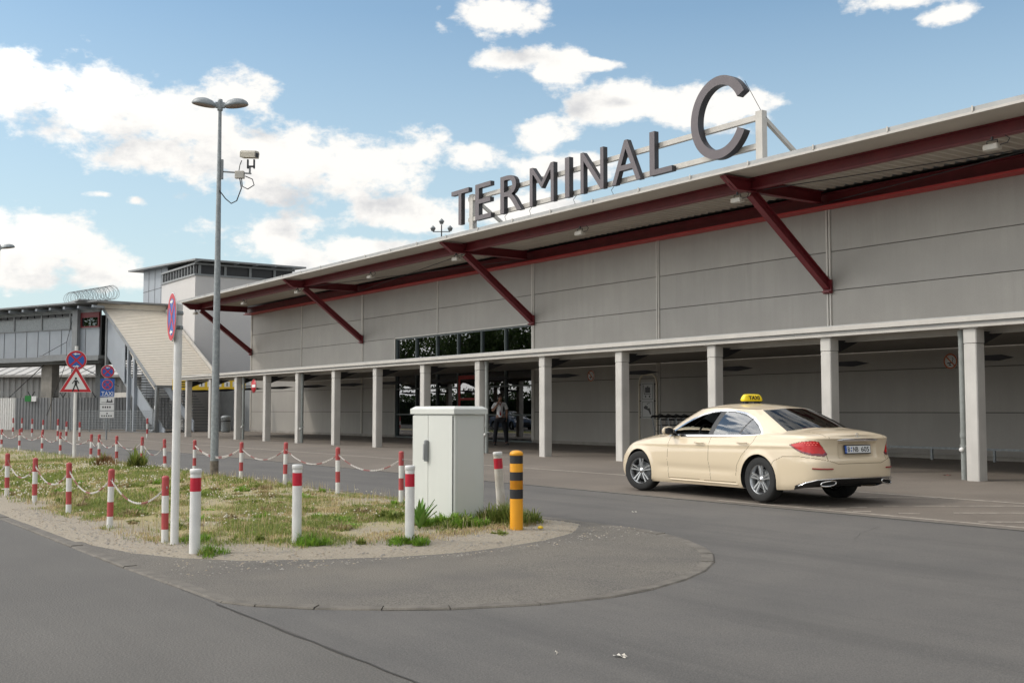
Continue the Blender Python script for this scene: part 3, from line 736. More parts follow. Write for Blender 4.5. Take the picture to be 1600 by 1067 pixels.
# big C: an elliptical arc
cx,cz=-20.50,9.13;a_,c_=1.02,1.09
def arc(ra,rc,n=60,a0=28,a1=332): return [(cx+ra*math.cos(R(a0+(a1-a0)*i/n)),cz+rc*math.sin(R(a0+(a1-a0)*i/n))) for i in range(n+1)]
def ring_letter(ro_a,ro_c,ri_a,ri_c,y0,y1,face,side):
    b=MB();o=arc(ro_a,ro_c);i_=arc(ri_a,ri_c);n=len(o)
    A=[(x,y0,z) for x,z in o]+[(x,y0,z) for x,z in i_];B=[(x,y1,z) for x,z in o]+[(x,y1,z) for x,z in i_]
    b.add(A,[(k,n+k,n+k+1,k+1) for k in range(n-1)],face)
    b.add(B,[(k,k+1,n+k+1,n+k) for k in range(n-1)],side)
    b.add(A+B,[(k,k+1,2*n+k+1,2*n+k) for k in range(n-1)]+[(n+k,3*n+k,3*n+k+1,n+k+1) for k in range(n-1)]+[(0,2*n,3*n,n),(n-1,2*n-1,4*n-1,3*n-1)],side,True)
    return b
b=ring_letter(a_,c_,.755,.85,YL-.10,YL+.12,0,1)
sb(b,'letter',[m_letter,m_letter_side])
for x in (-32.3,-30.4,-29.0,-26.7,-24.9): b=MB();b.tube([(x,YL+.1,8.1),(x-.05,YL,7.95),(x+.1,YL-.05,7.8),(x-.15,YL,7.74)],.009,5);sb(b,'cable',m_dark)
b=MB();b.tube([(-19.75,YL+.1,9.95),(-19.35,YL+.3,9.05),(-19.2,YL+.3,8.9)],.008,5)
sb(b,'cable',m_dark)
# ------------------------------------------------------------------ stair tower and footbridge at the far end
def grp(name,label,cat,loc):
    t=thing(name,label,cat,loc);o=Vector(loc)
    def bb(b,nm,m,par=None):
        b.v=[(x-o.x,y-o.y,z-o.z) for x,y,z in b.v];return b.build(nm,m,par or t)
    return t,bb
t,tb=grp('stair_tower','pale square stair tower with louvred strip behind the cream stair roof','building',(-76,24.2,.3))
b=MB();b.box(-76.8,24.2,.3,-70,31,10.15);tb(b,'wall',m_render)
b=MB();b.box(-82.3,24.6,.3,-76.82,31,11.7)
tb(b,'grey_wing',m_grey)
b=MB()
for z in (3.5,6.8,10.1): b.box(-82.3,24.585,z,-76.83,24.598,z+.03)
for x in (-81,-79.6,-78.2): b.box(x,24.585,.3,x+.03,24.598,11.6)
tb(b,'panel_joint',m_wall_groove)
b=MB();b.box(-76.78,24.3,10.152,-70.1,30.9,10.95);tb(b,'louvre_core',m_dark)
b=MB()
b.box(-76.8,24.12,10.15,-69.92,24.28,10.27);b.box(-70.07,24.285,10.15,-69.92,31,10.27)
b.box(-76.8,24.14,10.86,-69.93,24.28,10.98);b.box(-70.07,24.285,10.86,-69.93,31,10.98)
for i in range(12): x=-76.7+i*.57;b.box(x,24.2,10.272,x+.09,24.27,10.858)
for i in range(4): y=24.4+i*1.7;b.box(-70.05,y,10.272,-69.98,y+.16,10.858)
tb(b,'louvre_frame',m_grey2)
b=MB();b.add([(-83.8,23.9,11.75),(-69.2,23.9,11.03),(-69.2,31.5,11.03),(-83.8,31.5,11.75),(-83.8,23.9,11.86),(-69.2,23.9,11.14),(-69.2,31.5,11.14),(-83.8,31.5,11.86)],[(0,3,2,1),(4,5,6,7),(0,1,5,4),(1,2,6,5),(2,3,7,6),(3,0,4,7)]);tb(b,'roof',m_grey2)
b=MB()
for i in range(6): y=24.1+i*1.3;b.box(-69.9,y,10.985,-69.25,y+.12,11.028)
tb(b,'rafter',m_grey)
# low part under the stair roof
b=MB();b.box(-70,25.2,.3,-62.5,34,3.6);tb(b,'low_block',m_grey2)
# stair with long cream sheet roof
t,tb=grp('covered_stair','long cream sheet roof sloping down over an outside stair to a footbridge','stair',(-70,22,.27))
sl=(2.95-8.2)/(-64.2+75.4)
def zr(x): return 8.2+sl*(x+75.4)
b=MB();n=46
for i in range(n):
    xa=-75.4+11.2*i/n;xb=-75.4+11.2*(i+1)/n
    b.add([(xa,20,zr(xa)+.0),(xb,20,zr(xb)+.035),(xb,23.98,zr(xb)+.035),(xa,23.98,zr(xa))],[(0,1,2,3)])
    b.add([(xb,20,zr(xb)+.035),(xb,20,zr(xb)),(xb,23.98,zr(xb)),(xb,23.98,zr(xb)+.035)],[(0,1,2,3)])
b.add([(-75.4,20,zr(-75.4)-.10),(-64.2,20,zr(-64.2)-.10),(-64.2,23.98,zr(-64.2)-.10),(-75.4,23.98,zr(-75.4)-.10)],[(0,1,2,3)])
tb(b,'roof',m_cream)
b=MB();b.beam((-75.4,19.95,zr(-75.4)-.03),(-64.15,19.95,zr(-64.15)-.03),.08,.17);b.beam((-64.15,19.9,zr(-64.15)-.03),(-64.15,24.0,zr(-64.15)-.03),.08,.15);tb(b,'roof_edge',m_grey2)
b=MB();b.beam((-75.3,24.05,zr(-75.3)+.12),(-64.9,24.05,zr(-64.9)+.12),.10,.22);tb(b,'wall_flashing',m_fascia)
# stringers (parapet panels) and steps
def zs_(x): return zr(x)-2.45
b=MB();b.prism([(-75.2,zr(-75.2)-.16),(-70.9,zr(-70.9)-.16),(-70.9,zr(-70.9)-2.9),(-75.2,zr(-75.2)-2.9)][::-1],20.13,20.19,'xz');tb(b,'side_panel',m_grey)
for y in (20.25,):
    b=MB();b.prism([(-75.2,zs_(-75.2)+.4),(-66.4,zs_(-66.4)+.4),(-63.3,.4),(-63.3,.28),(-64.2,.28),(-66.6,zs_(-66.6)-.65),(-75.2,zs_(-75.2)-.65)][::-1],y,y+.07,'xz');tb(b,'side_panel',m_grey)
b=MB();b.beam((-75.2,20.22,zs_(-75.2)+.55),(-63.6,20.22,zs_(-63.6)+.45),.05,.05);tb(b,'handrail',m_galv)
b=MB();b.beam((-70.3,20.16,zr(-70.3)-.5),(-64.4,20.16,zr(-64.4)-.5),.05,.06)
tb(b,'side_rail',m_cream)
b=MB()
for i in range(26):
    x=-63.9-i*.36;z=.35+i*.17
    b.box(x-.30,20.4,z,x,23.8,z+.045)
tb(b,'steps',m_grey2)
b=MB();b.prism([(-63.7,.3),(-63.7,.9),(-73,5.3),(-73,4.7)],22.05,22.12,'xz');tb(b,'middle_stringer',m_grey)
b=MB();b.beam((-63.7,22.0,1.5),(-72,22.0,5.4),.05,.05);tb(b,'handrail',m_galv)
for x in (-75.0,-70.0,-68.7,-64.4):
    b=MB();b.box(x-.16,20.06,.2,x+.10,20.24,zr(x)-.12);tb(b,'post',m_grey2 if x<-74 or x>-65 else m_grey)
for x in (-70.0,-64.4):
    b=MB();b.box(x-.12,23.6,.2,x+.12,23.85,zr(x)-.12);tb(b,'post',m_grey2)
b=MB();b.box(-74.9,20.1,2.35,-70.2,20.2,2.65);tb(b,'tie_beam',m_fascia)
b=MB();b.box(-64.34,20.03,1.55,-64.1,20.05,1.85);b.box(-64.5,20.03,1.6,-64.38,20.05,1.8);tb(b,'notice',m_swhite)
b=MB();b.tube([(-64.0,20.0,2.9),(-63.95,19.95,1.4),(-64.0,19.95,.45),(-64.4,19.9,.36),(-64.9,19.9,.36)],.07,8);tb(b,'drainpipe',m_galv)
# yellow direction board with small icons
for (xa,za,xb,zb,i) in ((-62.6,2.66,-61.2,3.32,0),(-61.05,2.70,-58.4,3.18,1)):
    yb=22.4
t=thing('direction_board','yellow direction board with small pictograms above the stair foot','sign',(-60.2,21.7,2.95))
t.rotation_euler=(0,0,R(68))
b=MB();b.bbox(-1.95,0,-.30,1.95,.12,.30,.01);b.build('board',m_yel,t)
b=MB()
for i in range(5):
    x=-.55+i*.45;b.box(x,-.008,-.12,x+.30,-.003,.18)
b.build('icon_panel',m_swhite,t)
b=MB()
for i in range(5):
    x=-.55+i*.45;b.box(x+.12,-.012,-.08,x+.18,-.009,.06);b.lathe([(0,-.012),(.035,-.012),(.035,-.009)],10,(x+.15,0,.10),'y')
for i in range(3): b.box(-1.7,-.008,-.16+i*.13,-.95-.1*i,-.003,-.10+i*.13)
b.build('icon',m_black_paint,t)
b=MB();b.beam((-1.6,.06,-.31),(-1.6,.06,-2.7),.08,.08);b.beam((1.7,.06,-.31),(1.7,.06,-2.7),.08,.08);b.build('post',m_grey2,t)
# litter bin near the stair
t=thing('litter_bin','round grey litter bin standing under the far end of the walkway','bin',(-61.6,23.2,.30))
b=MB();b.lathe([(0,0),(.24,0),(.26,.1),(.26,.78),(.28,.80),(.28,.86),(.20,.93),(0,.95)],24);b.build('drum',m_galv,t)
b=MB();b.lathe([(.265,.60),(.285,.61),(.285,.66),(.265,.67)],24);b.build('band',m_dark,t)

# footbridge: heads off to the left, across the road
t=thing('footbridge','enclosed grey footbridge on columns running off left from the stair head','bridge',(-75.5,19.75,.2))
ang=math.atan2(-4.2,-9.0);t.rotation_euler=(0,0,ang-math.pi)   # local -x runs along the bridge
def fb(b,nm,m): return b.build(nm,m,t)
b=MB();b.box(-20,0,4.72,-.02,2.8,4.95);b.box(-20,-.06,4.62,0,.0,4.74);fb(b,'deck',m_grey2)
b=MB();b.box(-20,.03,4.952,-.02,.09,6.72);fb(b,'wall_panel',m_grey)
b=MB();b.box(-20,.05,6.79,-2.4,.08,7.55);b.box(-20,2.7,4.95,-.02,2.78,7.9);fb(b,'window_band',m_galv)
b=MB();b.box(-20,.13,4.955,-.02,.2,8.14);fb(b,'inner_wall',m_grey2)
b=MB()
for i in range(16): b.box(-1.35-i*1.2,.0,4.96,-1.33-i*1.2,.029,6.72)
b.box(-20,-.02,6.722,-.0,.1,6.78);fb(b,'panel_joint',m_grey2)
b=MB()
for i in range(7):
    x=-2.9-i*2.9;b.box(x-.06,-.01,6.785,x+.06,.12,7.79)
b.box(-20,0,7.80,-.0,.12,7.98);b.box(-20,.0,7.552,-2.4,.1,7.60)
fb(b,'frame',m_grey2)
b=MB()
for i in range(26):
    x=-3.3-i*.72
    if abs((x+2.9+2.9*round(-(x+2.9)/2.9)))<.3: continue
    b.box(x-.26,.03,7.62,x+.26,.09,7.79)
fb(b,'vent_opening',m_dark)
b=MB();b.add([(-20.5,-1.0,8.15),(.9,-1.0,8.33),(.9,3.2,8.33),(-20.5,3.2,8.15),(-20.5,-1.0,8.25),(.9,-1.0,8.43),(.9,3.2,8.43),(-20.5,3.2,8.25)],[(0,3,2,1),(4,5,6,7),(0,1,5,4),(1,2,6,5),(2,3,7,6),(3,0,4,7)]);fb(b,'roof',m_grey2)
for i in range(15):
    x=.4-i*1.4;b=MB();b.box(x-.09,-.9,8.0,x+.09,-.02,8.15);fb(b,'rafter',m_grey)
b=MB();b.box(-20,.0,7.982,.0,.1,8.15);fb(b,'upper_wall',m_grey)
for x in (-.0,-4.3):
    pass
b=MB();b.box(-2.35,-.25,.0,-1.85,.02,8.0);fb(b,'column',m_grey2)
b=MB();b.box(-6.6,.7,.0,-5.5,1.3,4.70);fb(b,'column',m_concrete)
b=MB();b.box(-2.2,1.6,.0,-1.7,2.2,4.70);fb(b,'column',m_grey2)
b=MB();b.box(-20,.3,4.45,-.3,.55,4.71);b.box(-20,2.2,4.45,-.3,2.45,4.71);fb(b,'girder',m_grey2)
b=MB();b.tube([(-6,.5,4.5),(-10.8,.3,1.4)],.03,6);b.tube([(-2.4,-.1,4.5),(1.6,.3,2.9)],.03,6);b.tube([(-3,-.1,4.6),(-5,.0,1.0)],.02,6)
fb(b,'tie_rod',m_dark)
b=MB();b.prism([(-1.9,0),(-1.9,-1.0),(-4.6,-1.0),(-4.6,0)],4.92,5.0,'xy');b.box(-4.3,-1.0,4.6,-1.9,-.95,4.92);fb(b,'catch_tray',m_grey2)
b=MB()
for p in ((-4.4,-.9),(-2.0,-.9)): b.tube([(p[0],p[1],5.0),(-3.1,-.05,5.9),(-2.6,-.05,7.3)],.018,5)
fb(b,'stay_wire',m_dark)
# windowed head block with a red frame, beside the stair roof
b=MB();b.box(-1.80,-.03,6.79,-1.70,.10,7.79);b.box(-.12,-.03,6.79,-.02,.10,7.79);b.box(-1.70,-.03,6.79,-.12,.10,6.88);b.box(-1.70,-.03,7.45,-.12,.10,7.79);fb(b,'window_frame',m_red)
b=MB();b.box(-1.70,.02,6.88,-.12,.04,7.45);fb(b,'window_glass',m_bglass)
# gable part over the stair head
t,tb=grp('stair_head_roof','flat grey roof over the stair head between footbridge and tower','roof',(-76,22,8.3))
b=MB();b.add([(-78.5,18.3,8.62),(-75.1,18.3,8.62),(-75.1,24.15,8.62),(-78.5,24.15,8.62),(-78.5,18.3,8.72),(-75.1,18.3,8.72),(-75.1,24.15,8.72),(-78.5,24.15,8.72)],[(0,3,2,1),(4,5,6,7),(0,1,5,4),(1,2,6,5),(2,3,7,6),(3,0,4,7)]);tb(b,'roof',m_grey2)
b=MB();b.box(-75.6,19.6,8.22,-75.42,24.1,8.6);tb(b,'upstand',m_cream)
# razor wire coils on the roof
b=MB();r=random.Random(2)
P=[]
for i in range(420):
    a=i*.42;k=i/420
    P.append((-80.2+6.2*k+.10*math.sin(i),19.0+1.2*k+.48*math.sin(a),9.17+.46*math.cos(a)))
b.tube(P,.014,4);o=b.build('razor_wire',m_galv);tag(o,'coils of razor wire lying along the footbridge roof below the tower','barbed wire')

# ------------------------------------------------------------------ fences, hangar, aircraft
def corr_fence(name,label,p0,p1,h,m,posts=0):
    t=thing(name,label,'fence',(p0[0],p0[1],.2),math.atan2(p1[1]-p0[1],p1[0]-p0[0]))
    L=math.hypot(p1[0]-p0[0],p1[1]-p0[1]);b=MB();x=0;pr=[]
    while x<L: pr+=[(x,0),(x+.10,0),(x+.13,.05),(x+.22,.05)];x+=.25
    n=len(pr);b.add([(a,y,0) for a,y in pr]+[(a,y,h) for a,y in pr],[(i,i+1,n+i+1,n+i) for i in range(n-1)]);b.build('sheeting',m,t)
    for i in range(int(L/2.6)):
        q=MB();x=1.2+i*2.6;q.beam((x,.1,0),(x,.1,h+.05),.07,.07);q.beam((x,.1,h+.02),(x-.28,.1,h+.42),.04,.04);q.beam((x,.1,h+.02),(x+.28,.1,h+.42),.04,.04);q.build('post',m_dark,t)
    q=MB()
    for s in (-1,1):
        for k in (.35,.7,1.0): q.tube([(0,.1+s*.28*k*0+.0,h+.05+.38*k),(L,.1,h+.05+.38*k+.005*s)],.006,4)
    q.build('wire',m_galv,t)
    return t
corr_fence('corrugated_fence','white painted end of the corrugated fence at the far left edge',(-92,12.1),(-83.2,16.2),2.2,m_white)
corr_fence('corrugated_fence','grey corrugated sheet fence with V shaped wire brackets behind the footbridge column',(-83.1,16.25),(-73.5,23.8),2.2,m_fence)
t=thing('green_sign','small green and white notice fixed at the top of the corrugated fence','sign',(-82.4,16.6,2.25),R(38))
b=MB();b.box(.15,-.03,-.1,.65,-.005,.3);b.build('plate',m_green,t);b=MB();b.box(.70,-.03,-.1,1.1,-.005,.26);b.build('white_plate',m_swhite,t)
t=thing('mesh_fence','low galvanised wire mesh fence panels in front of the stair posts','fence',(-72.3,17.3,.22),math.atan2(2.7,8.3))
b=MB()
for i in range(5): b.beam((i*2.1,0,0),(i*2.1,0,1.4),.05,.05)
b.build('post',m_galv,t)
b=MB()
for j in range(9): b.beam((0,0,.08+j*.15),(8.7,0,.08+j*.15),.02,.02)
for i in range(110): b.beam((i*.08,0,.05),(i*.08,0,1.33),.007,.007)
b.build('wire_mesh',m_galv,t)
t=thing('hangar','long low hangar with ribbed grey wall and white sheet roof beyond the fence','building',(-103,18,.3),math.atan2(11.3,7.9))
b=MB();x=-40;pr=[]
while x<26: pr+=[(x,0),(x+.2,0),(x+.26,.1),(x+.44,.1)];x+=.5
n=len(pr);b.add([(a,y,0) for a,y in pr]+[(a,y,4.2) for a,y in pr],[(i,i+1,n+i+1,n+i) for i in range(n-1)]);b.build('wall',m_grey2 if False else mat('hangar_wall',(.40,.39,.37),.6,var=.1),t)
b=MB();x=-41;pr=[]
while x<27: pr+=[(x,0),(x+.7,0),(x+.75,.07),(x+.85,.07)];x+=.9
n=len(pr);b.add([(a,-.4,4.2+z) for a,z in pr]+[(a,10,6.6+z) for a,z in pr],[(i,i+1,n+i+1,n+i) for i in range(n-1)])
b.box(-41,-.45,4.05,27,-.38,4.24);b.build('roof',m_fascia,t)
b=MB();b.add([(-40,.2,0),(26,.2,0),(26,10,0),(-40,10,0),(-40,.2,4.1),(26,.2,4.1),(26,10,6.5),(-40,10,6.5)],[(0,1,5,4),(1,2,6,5),(2,3,7,6),(3,0,4,7)]);b.build('core',m_grey2,t)
# parked aircraft beyond the fence: only the lower fin and rear body show
t=thing('parked_aircraft','white aircraft tail with an orange flash showing under the footbridge at far left','aircraft',(-103.5,9,.3),R(38))
b=MB();b.lathe([(0,-9),(.5,-8.6),(1.2,-7),(1.75,-4),(1.9,0),(1.9,9)],28,(0,0,2.9),'x');b.build('fuselage',m_white,t)
b=MB();b.prism([(-8.6,3.6),(-7.2,8.3),(-5.2,8.3),(-2.2,4.5)],-.14,.14,'xz');f=b.build('tail_fin',m_white,t)
b=MB();b.prism([(-7.5,4.6),(-6.9,5.9),(-4.2,5.9),(-5.4,4.6)],-.16,.16,'xz');b.build('orange_flash',mat('aircraft_orange',(.75,.12,.02),.4),t)
b=MB();b.prism([(-8.3,0),(-7.2,3.2),(-6.2,3.2),(-6.0,0)],3.35,3.5,'xy');b.prism([(-8.3,0),(-6.0,0),(-6.2,-3.2),(-7.2,-3.2)],3.35,3.5,'xy');b.build('tailplane',m_white,t)

# ------------------------------------------------------------------ lamp posts
def street_lamp(label,loc,with_cam=False):
    t=thing('street_lamp',label,'street lamp',loc,YAW-math.pi/2+R(6))
    b=MB();b.cyl((0,0,-.3),(0,0,3.6),.090,.073,24);b.cyl((0,0,3.6),(0,0,8.05),.073,.036,24);b.build('pole',m_galv,t)
    b=MB();b.cyl((0,0,-.2),(0,0,.32),.093,.092,24);b.build('base_sleeve',mat('rusty_base',(.10,.085,.07),.9,col2=(.2,.17,.13),vscale=12) if 'rusty_base' not in MATS else MATS['rusty_base'],t)
    b=MB();b.cyl((0,0,8.05),(0,0,8.27),.06,.055,16);b.lathe([(.055,0),(.05,.03),(0,.045)],16,(0,0,8.27));b.beam((-.10,0,8.17),(.10,0,8.17),.09,.12);b.build('head_bracket',m_galv,t)
    for s in (-1,1):
        rot=Matrix.Translation((s*.345,0,8.22))@Matrix.Rotation(s*R(-8),4,'Y')@Matrix.Rotation(R(5),4,'X')@Matrix.Diagonal((.64,.64,.85,1))
        b=MB();b.lathe([(0,.125),(.12,.12),(.27,.085),(.37,.03),(.41,-.02),(.42,-.06),(.40,-.075)],32);b.v=[tuple(rot@Vector(v)) for v in b.v];h=b.build('lamp_head',m_galv,t)
        b=MB();b.lathe([(.40,-.07),(.37,-.055),(.2,-.03),(0,-.02)],32);b.v=[tuple(rot@Vector(v)) for v in b.v];b.build('diffuser',mat('lamp_diffuser',(.28,.22,.19),.25) if 'lamp_diffuser' not in MATS else MATS['lamp_diffuser'],h)
    return t
street_lamp('tall twin-headed street lamp with a camera on its pole, standing in the grass',(-23.8,8.72,.10))
street_lamp('far twin-headed street lamp, only one head showing at the left edge',(-50.1,9.0,.10))
t=thing('security_camera','beige box security camera on a bracket arm clamped to the near street lamp','camera',(-23.8,8.72,6.73),YAW-math.pi/2)
b=MB();b.beam((.07,0,.05),(.72,-.02,.0),.03,.03);b.cyl((.68,0,-.0),(.68,0,.16),.022,n=10);b.box(.05,-.03,-.12,.09,.03,.32);b.build('arm',m_grey2,t)
b=MB();b.bbox(.36,-.06,-.10,.56,.06,.06,.01);b.build('junction_box',m_whiteold,t)
b=MB();b.box(.62,-.03,.12,.65,.03,.32);b.box(.76,-.03,.12,.79,.03,.32);b.box(.62,-.03,.15,.79,.03,.18);b.build('yoke',m_dark,t)
b=MB();m4=Matrix.Translation((.68,-.02,.42))@Matrix.Rotation(R(-22),4,'Z')@Matrix.Rotation(R(6),4,'Y')@Matrix.Diagonal((.72,.85,.85,1))
prof=[(-.10,-.08),(.10,-.08),(.11,.05),(.07,.10),(-.07,.10),(-.11,.05)]
b.prism(prof,-.28,.26,'yz');b.v=[tuple(m4@Vector(v)) for v in b.v];hs=b.build('housing',mat('camera_beige',(.50,.46,.38),.5),t)
b=MB();b.box(.262,-.06,-.06,.27,.06,.05);b.v=[tuple(m4@Vector(v)) for v in b.v];b.build('lens_window',m_black_paint,hs)
b=MB();b.tube([(.46,0,-.10),(.50,0,-.32),(.40,0,-.60),(.28,0,-.66),(.15,0,-.55),(.03,-.06,-.38)],.013,6)
b.tube([(.50,0,-.10),(.52,0,-.28),(.64,0,-.34),(.78,0,-.25),(.74,0,-.12),(.58,0,-.05)],.012,6)
b.tube([(.5,0,.3),(.46,0,.2),(.44,0,.07)],.01,6);b.build('cable',m_dark,t)
# three-lantern lamp far behind the hall
t=thing('plaza_lamp','distant old style lamp with three lanterns rising behind the hall roof','street lamp',(-94.2,57.3,.3),YAW-math.pi/2)
b=MB();b.cyl((0,0,0),(0,0,19.6),.12,.06,10);b.beam((-.85,0,18.9),(.85,0,18.9),.07,.07);b.build('pole',m_dark,t)
for x,z in ((-.85,19.05),(.85,19.05),(0,19.75)):
    b=MB();b.lathe([(0,-.12),(.16,-.08),(.24,.14),(.30,.17),(.12,.38),(0,.5)],12,(x,0,z));b.build('lantern',m_galv,t)

# ------------------------------------------------------------------ cabinet
t=thing('utility_cabinet','tall pale grey utility cabinet with double doors standing in the weeds of the island','cabinet',(-12.34,7.62,.0),R(3))
b=MB();b.bbox(-.47,-.23,.10,.47,.23,1.46,.012);b.build('body',m_cab,t)
b=MB();b.bbox(-.46,-.22,-.1,.46,.22,.098,.01);b.build('plinth',m_concrete,t)
b=MB()
# lid: shallow hipped cap
w,d=.50,.26
b.add([(-w,-d,1.462),(w,-d,1.462),(w,d,1.462),(-w,d,1.462),(-w,-d,1.525),(w,-d,1.525),(w,d,1.525),(-w,d,1.525),(-w+.05,-d+.05,1.56),(w-.05,-d+.05,1.56),(w-.05,d-.05,1.56),(-w+.05,d-.05,1.56)],
 [(0,3,2,1),(0,1,5,4),(1,2,6,5),(2,3,7,6),(3,0,4,7),(4,5,9,8),(5,6,10,9),(6,7,11,10),(7,4,8,11),(8,9,10,11)])
b.build('lid',m_cab,t)
for x0,x1 in ((-.455,-.10),(-.09,.44)):
    b=MB();b.box(x0,-.248,.13,x1,-.231,1.44);dd=b.build('door',m_cab,t)
b=MB();b.box(-.10,-.236,.13,-.09,-.2315,1.44);b.box(.441,-.238,.13,.446,-.2315,1.44);b.build('door_gap',m_dark,t)
b=MB();b.bbox(-.125,-.30,.86,-.075,-.249,1.13,.01);b.beam((-.10,-.305,1.08),(-.10,-.312,.88),.03,.012);b.build('handle',m_grey2,t)
b=MB();b.box(.472,-.19,.2,.474,.19,1.40);b.build('side_panel',m_cab,t)

# ------------------------------------------------------------------ posts and bollards
def chain_post():
    t=thing('chain_post','','post')
    b=MB();r=.038
    b.cyl((0,0,-.15),(0,0,.155),r,mi=1,n=20,caps=False);b.cyl((0,0,.155),(0,0,.335),r+.0005,mi=0,n=20,caps=False)
    b.cyl((0,0,.335),(0,0,.525),r,mi=1,n=20,caps=False);b.cyl((0,0,.525),(0,0,.715),r+.0005,mi=0,n=20,caps=False)
    b.build('tube',[m_bred,m_white],t)
    b=MB();b.lathe([(r+.001,.71),(r+.001,.725),(.028,.74),(0,.745)],20);b.build('cap',m_bred,t)
    b=MB();b.tube([(-.038,0,.62),(-.055,0,.625),(-.06,0,.61),(-.045,0,.60)],.005,6);b.tube([(.038,0,.62),(.055,0,.625),(.06,0,.61),(.045,0,.60)],.005,6);b.build('hook',m_galv,t)
    return t
cp=chain_post();first=[True]
def place_post(x,y,h,label,group,lean=0.0,rz=0.0,z0=None):
    o=cp if first[0] else copy_tree(cp);first[0]=False
    z=float(soil_z(x,y)) if z0 is None else z0
    o.location=(x,y,z-(.745-h)*1.0);o.rotation_euler=(R(random.uniform(-1,1)),lean,rz)
    tag(o,label,'post',group);return Vector((x+math.sin(lean)*.62,y,z+h-.125))
ORD=['nearest','second','third','fourth','fifth','sixth','seventh','eighth','ninth','tenth','eleventh','twelfth','thirteenth','fourteenth','fifteenth','sixteenth']
front=[(-12.41,4.0,.73),(-14.37,3.94,.73),(-16.68,4.0,.72),(-18.88,4.01,.71),(-20.65,3.94,.73),(-22.9,4.0,.72),(-25.2,4.0,.72)]
fp=[]
gl_='red and white chain posts along the near kerb of the island'
for i,(x,y,h) in enumerate(front):
    fp.append(place_post(x,y,h,['striped chain post just left of the tall white sign post','striped chain post second from the white sign post in the near row','striped chain post in the near row, third from the white sign post','striped chain post in the near row, fourth from the white sign post','striped chain post at the left picture edge of the near row','sixth striped post of the near kerb row','seventh striped post of the near kerb row'][i],gl_))
far=[(-13.77,8.95,.75,0),(-14.97,8.41,.80,0),(-17.23,8.46,.79,0),(-19.6,8.54,.82,0),(-22.02,8.63,.77,0),(-25.3,8.8,.75,0),(-27.02,8.68,.73,-.10),(-28.59,8.59,.75,0),(-30.35,8.46,.75,0),(-32.6,8.6,.74,0),(-34.06,8.75,.73,0),(-37.1,8.6,.75,0),(-40.52,8.8,.73,0),(-43.4,8.65,.75,0),(-47.4,8.8,.71,0)]
gp=[]
for i,(x,y,h,l) in enumerate(far):
    lb='striped chain post of the roadside row, %s counting leftwards from the cabinet'%['hidden behind the cabinet','first','second','third','fourth','fifth','sixth','seventh','eighth','ninth','tenth','eleventh','twelfth','thirteenth','fourteenth'][i] if i else 'red and white chain post mostly hidden behind the right side of the cabinet'
    if l: lb='leaning red and white chain post just left of the tall white sign post'
    gp.append(place_post(x,y,h,lb,'red and white chain posts along the road side of the island',lean=l))
back=[(-54.3,16.55,.95),(-53.86,13.32,.85),(-55.56,13.14,.87),(-54.9,12.6,1.0),(-61.45,13.38,.9),(-63.42,13.26,.95),(-65.46,13.16,.98),(-67.52,13.11,.98),(-72.0,13.2,.98)]
BL=['lone striped post on the far forecourt in front of the mesh fence','striped post on the far pavement left of the taxi rank sign','striped post on the far pavement, second left of the taxi rank sign','striped post on the far pavement, third left of the taxi rank sign','striped post on the far pavement, fourth left of the taxi rank sign','striped post on the far pavement, fifth left of the taxi rank sign','striped post on the far pavement, sixth left of the taxi rank sign','striped post on the far pavement, seventh left of the taxi rank sign','striped post on the far pavement nearest the left picture edge']
for i,(x,y,h) in enumerate(back):
    o=copy_tree(cp);o.location=(x,y,g(y));o.rotation_euler=(0,0,0);o.scale=(1.2,1.2,h/.745);tag(o,BL[i],'post','striped posts on the far pavement')
def chain(p,q,sag,label,grp_,ph=0):
    p=Vector(p);q=Vector(q);L=(q-p).length;n=40
    P=[p.lerp(q,i/n)-Vector((0,0,4*sag*(i/n)*(1-i/n))) for i in range(n+1)]
    s=[0]
    for a,c in zip(P,P[1:]): s.append(s[-1]+(c-a).length)
    link=.030;k=int(s[-1]/link);b=MB();j=0
    for i in range(k):
        d=(i+.5)*link
        while j<n-1 and s[j+1]<d: j+=1
        c=P[j].lerp(P[j+1],(d-s[j])/(s[j+1]-s[j]+1e-9));t_=(P[j+1]-P[j]).normalized()
        sd=t_.cross(Vector((0,0,1))).normalized();u=sd.cross(t_)
        w=(sd if i%2 else u)
        pts=[c+t_*(math.cos(a)*.021)+w*(math.sin(a)*.011) for a in (k_*math.pi/3 for k_ in range(6))]
        b.tube(pts,.0034,4,mi=0 if ((i+ph)%24)>15 else 1,closed=True)
    o=b.build('chain',[MATS.get('chain_red') or mat('chain_red',(.36,.12,.11),.5),MATS.get('chain_white') or mat('chain_white',(.70,.66,.62),.5)]);tag(o,label,'chain',grp_)
for i in range(len(fp)-1):
    chain(fp[i+1],fp[i],.24,'plastic chain of the near row, %s span left of the white sign post'%ORD[i].replace('nearest','first'),'chains of the near post row',i*5)
skip=(0,)
for i in range(1,len(gp)-1):
    if i==5 : continue
    a,c=gp[i+1],gp[i]
    if i==6 or i==5: pass
    chain(a,c,.22 if i not in (6,) else .3,'plastic chain of the roadside row, %s span left of the cabinet'%['','first','second','third','fourth','fifth','sixth','seventh','eighth','ninth','tenth','eleventh','twelfth','thirteenth'][i],'chains of the roadside post row',i*7)
chain(gp[5]+Vector((-.02,0,0)),gp[4],.25,'red and white plastic chain sagging behind the tall lamp pole','chains of the roadside post row',3)

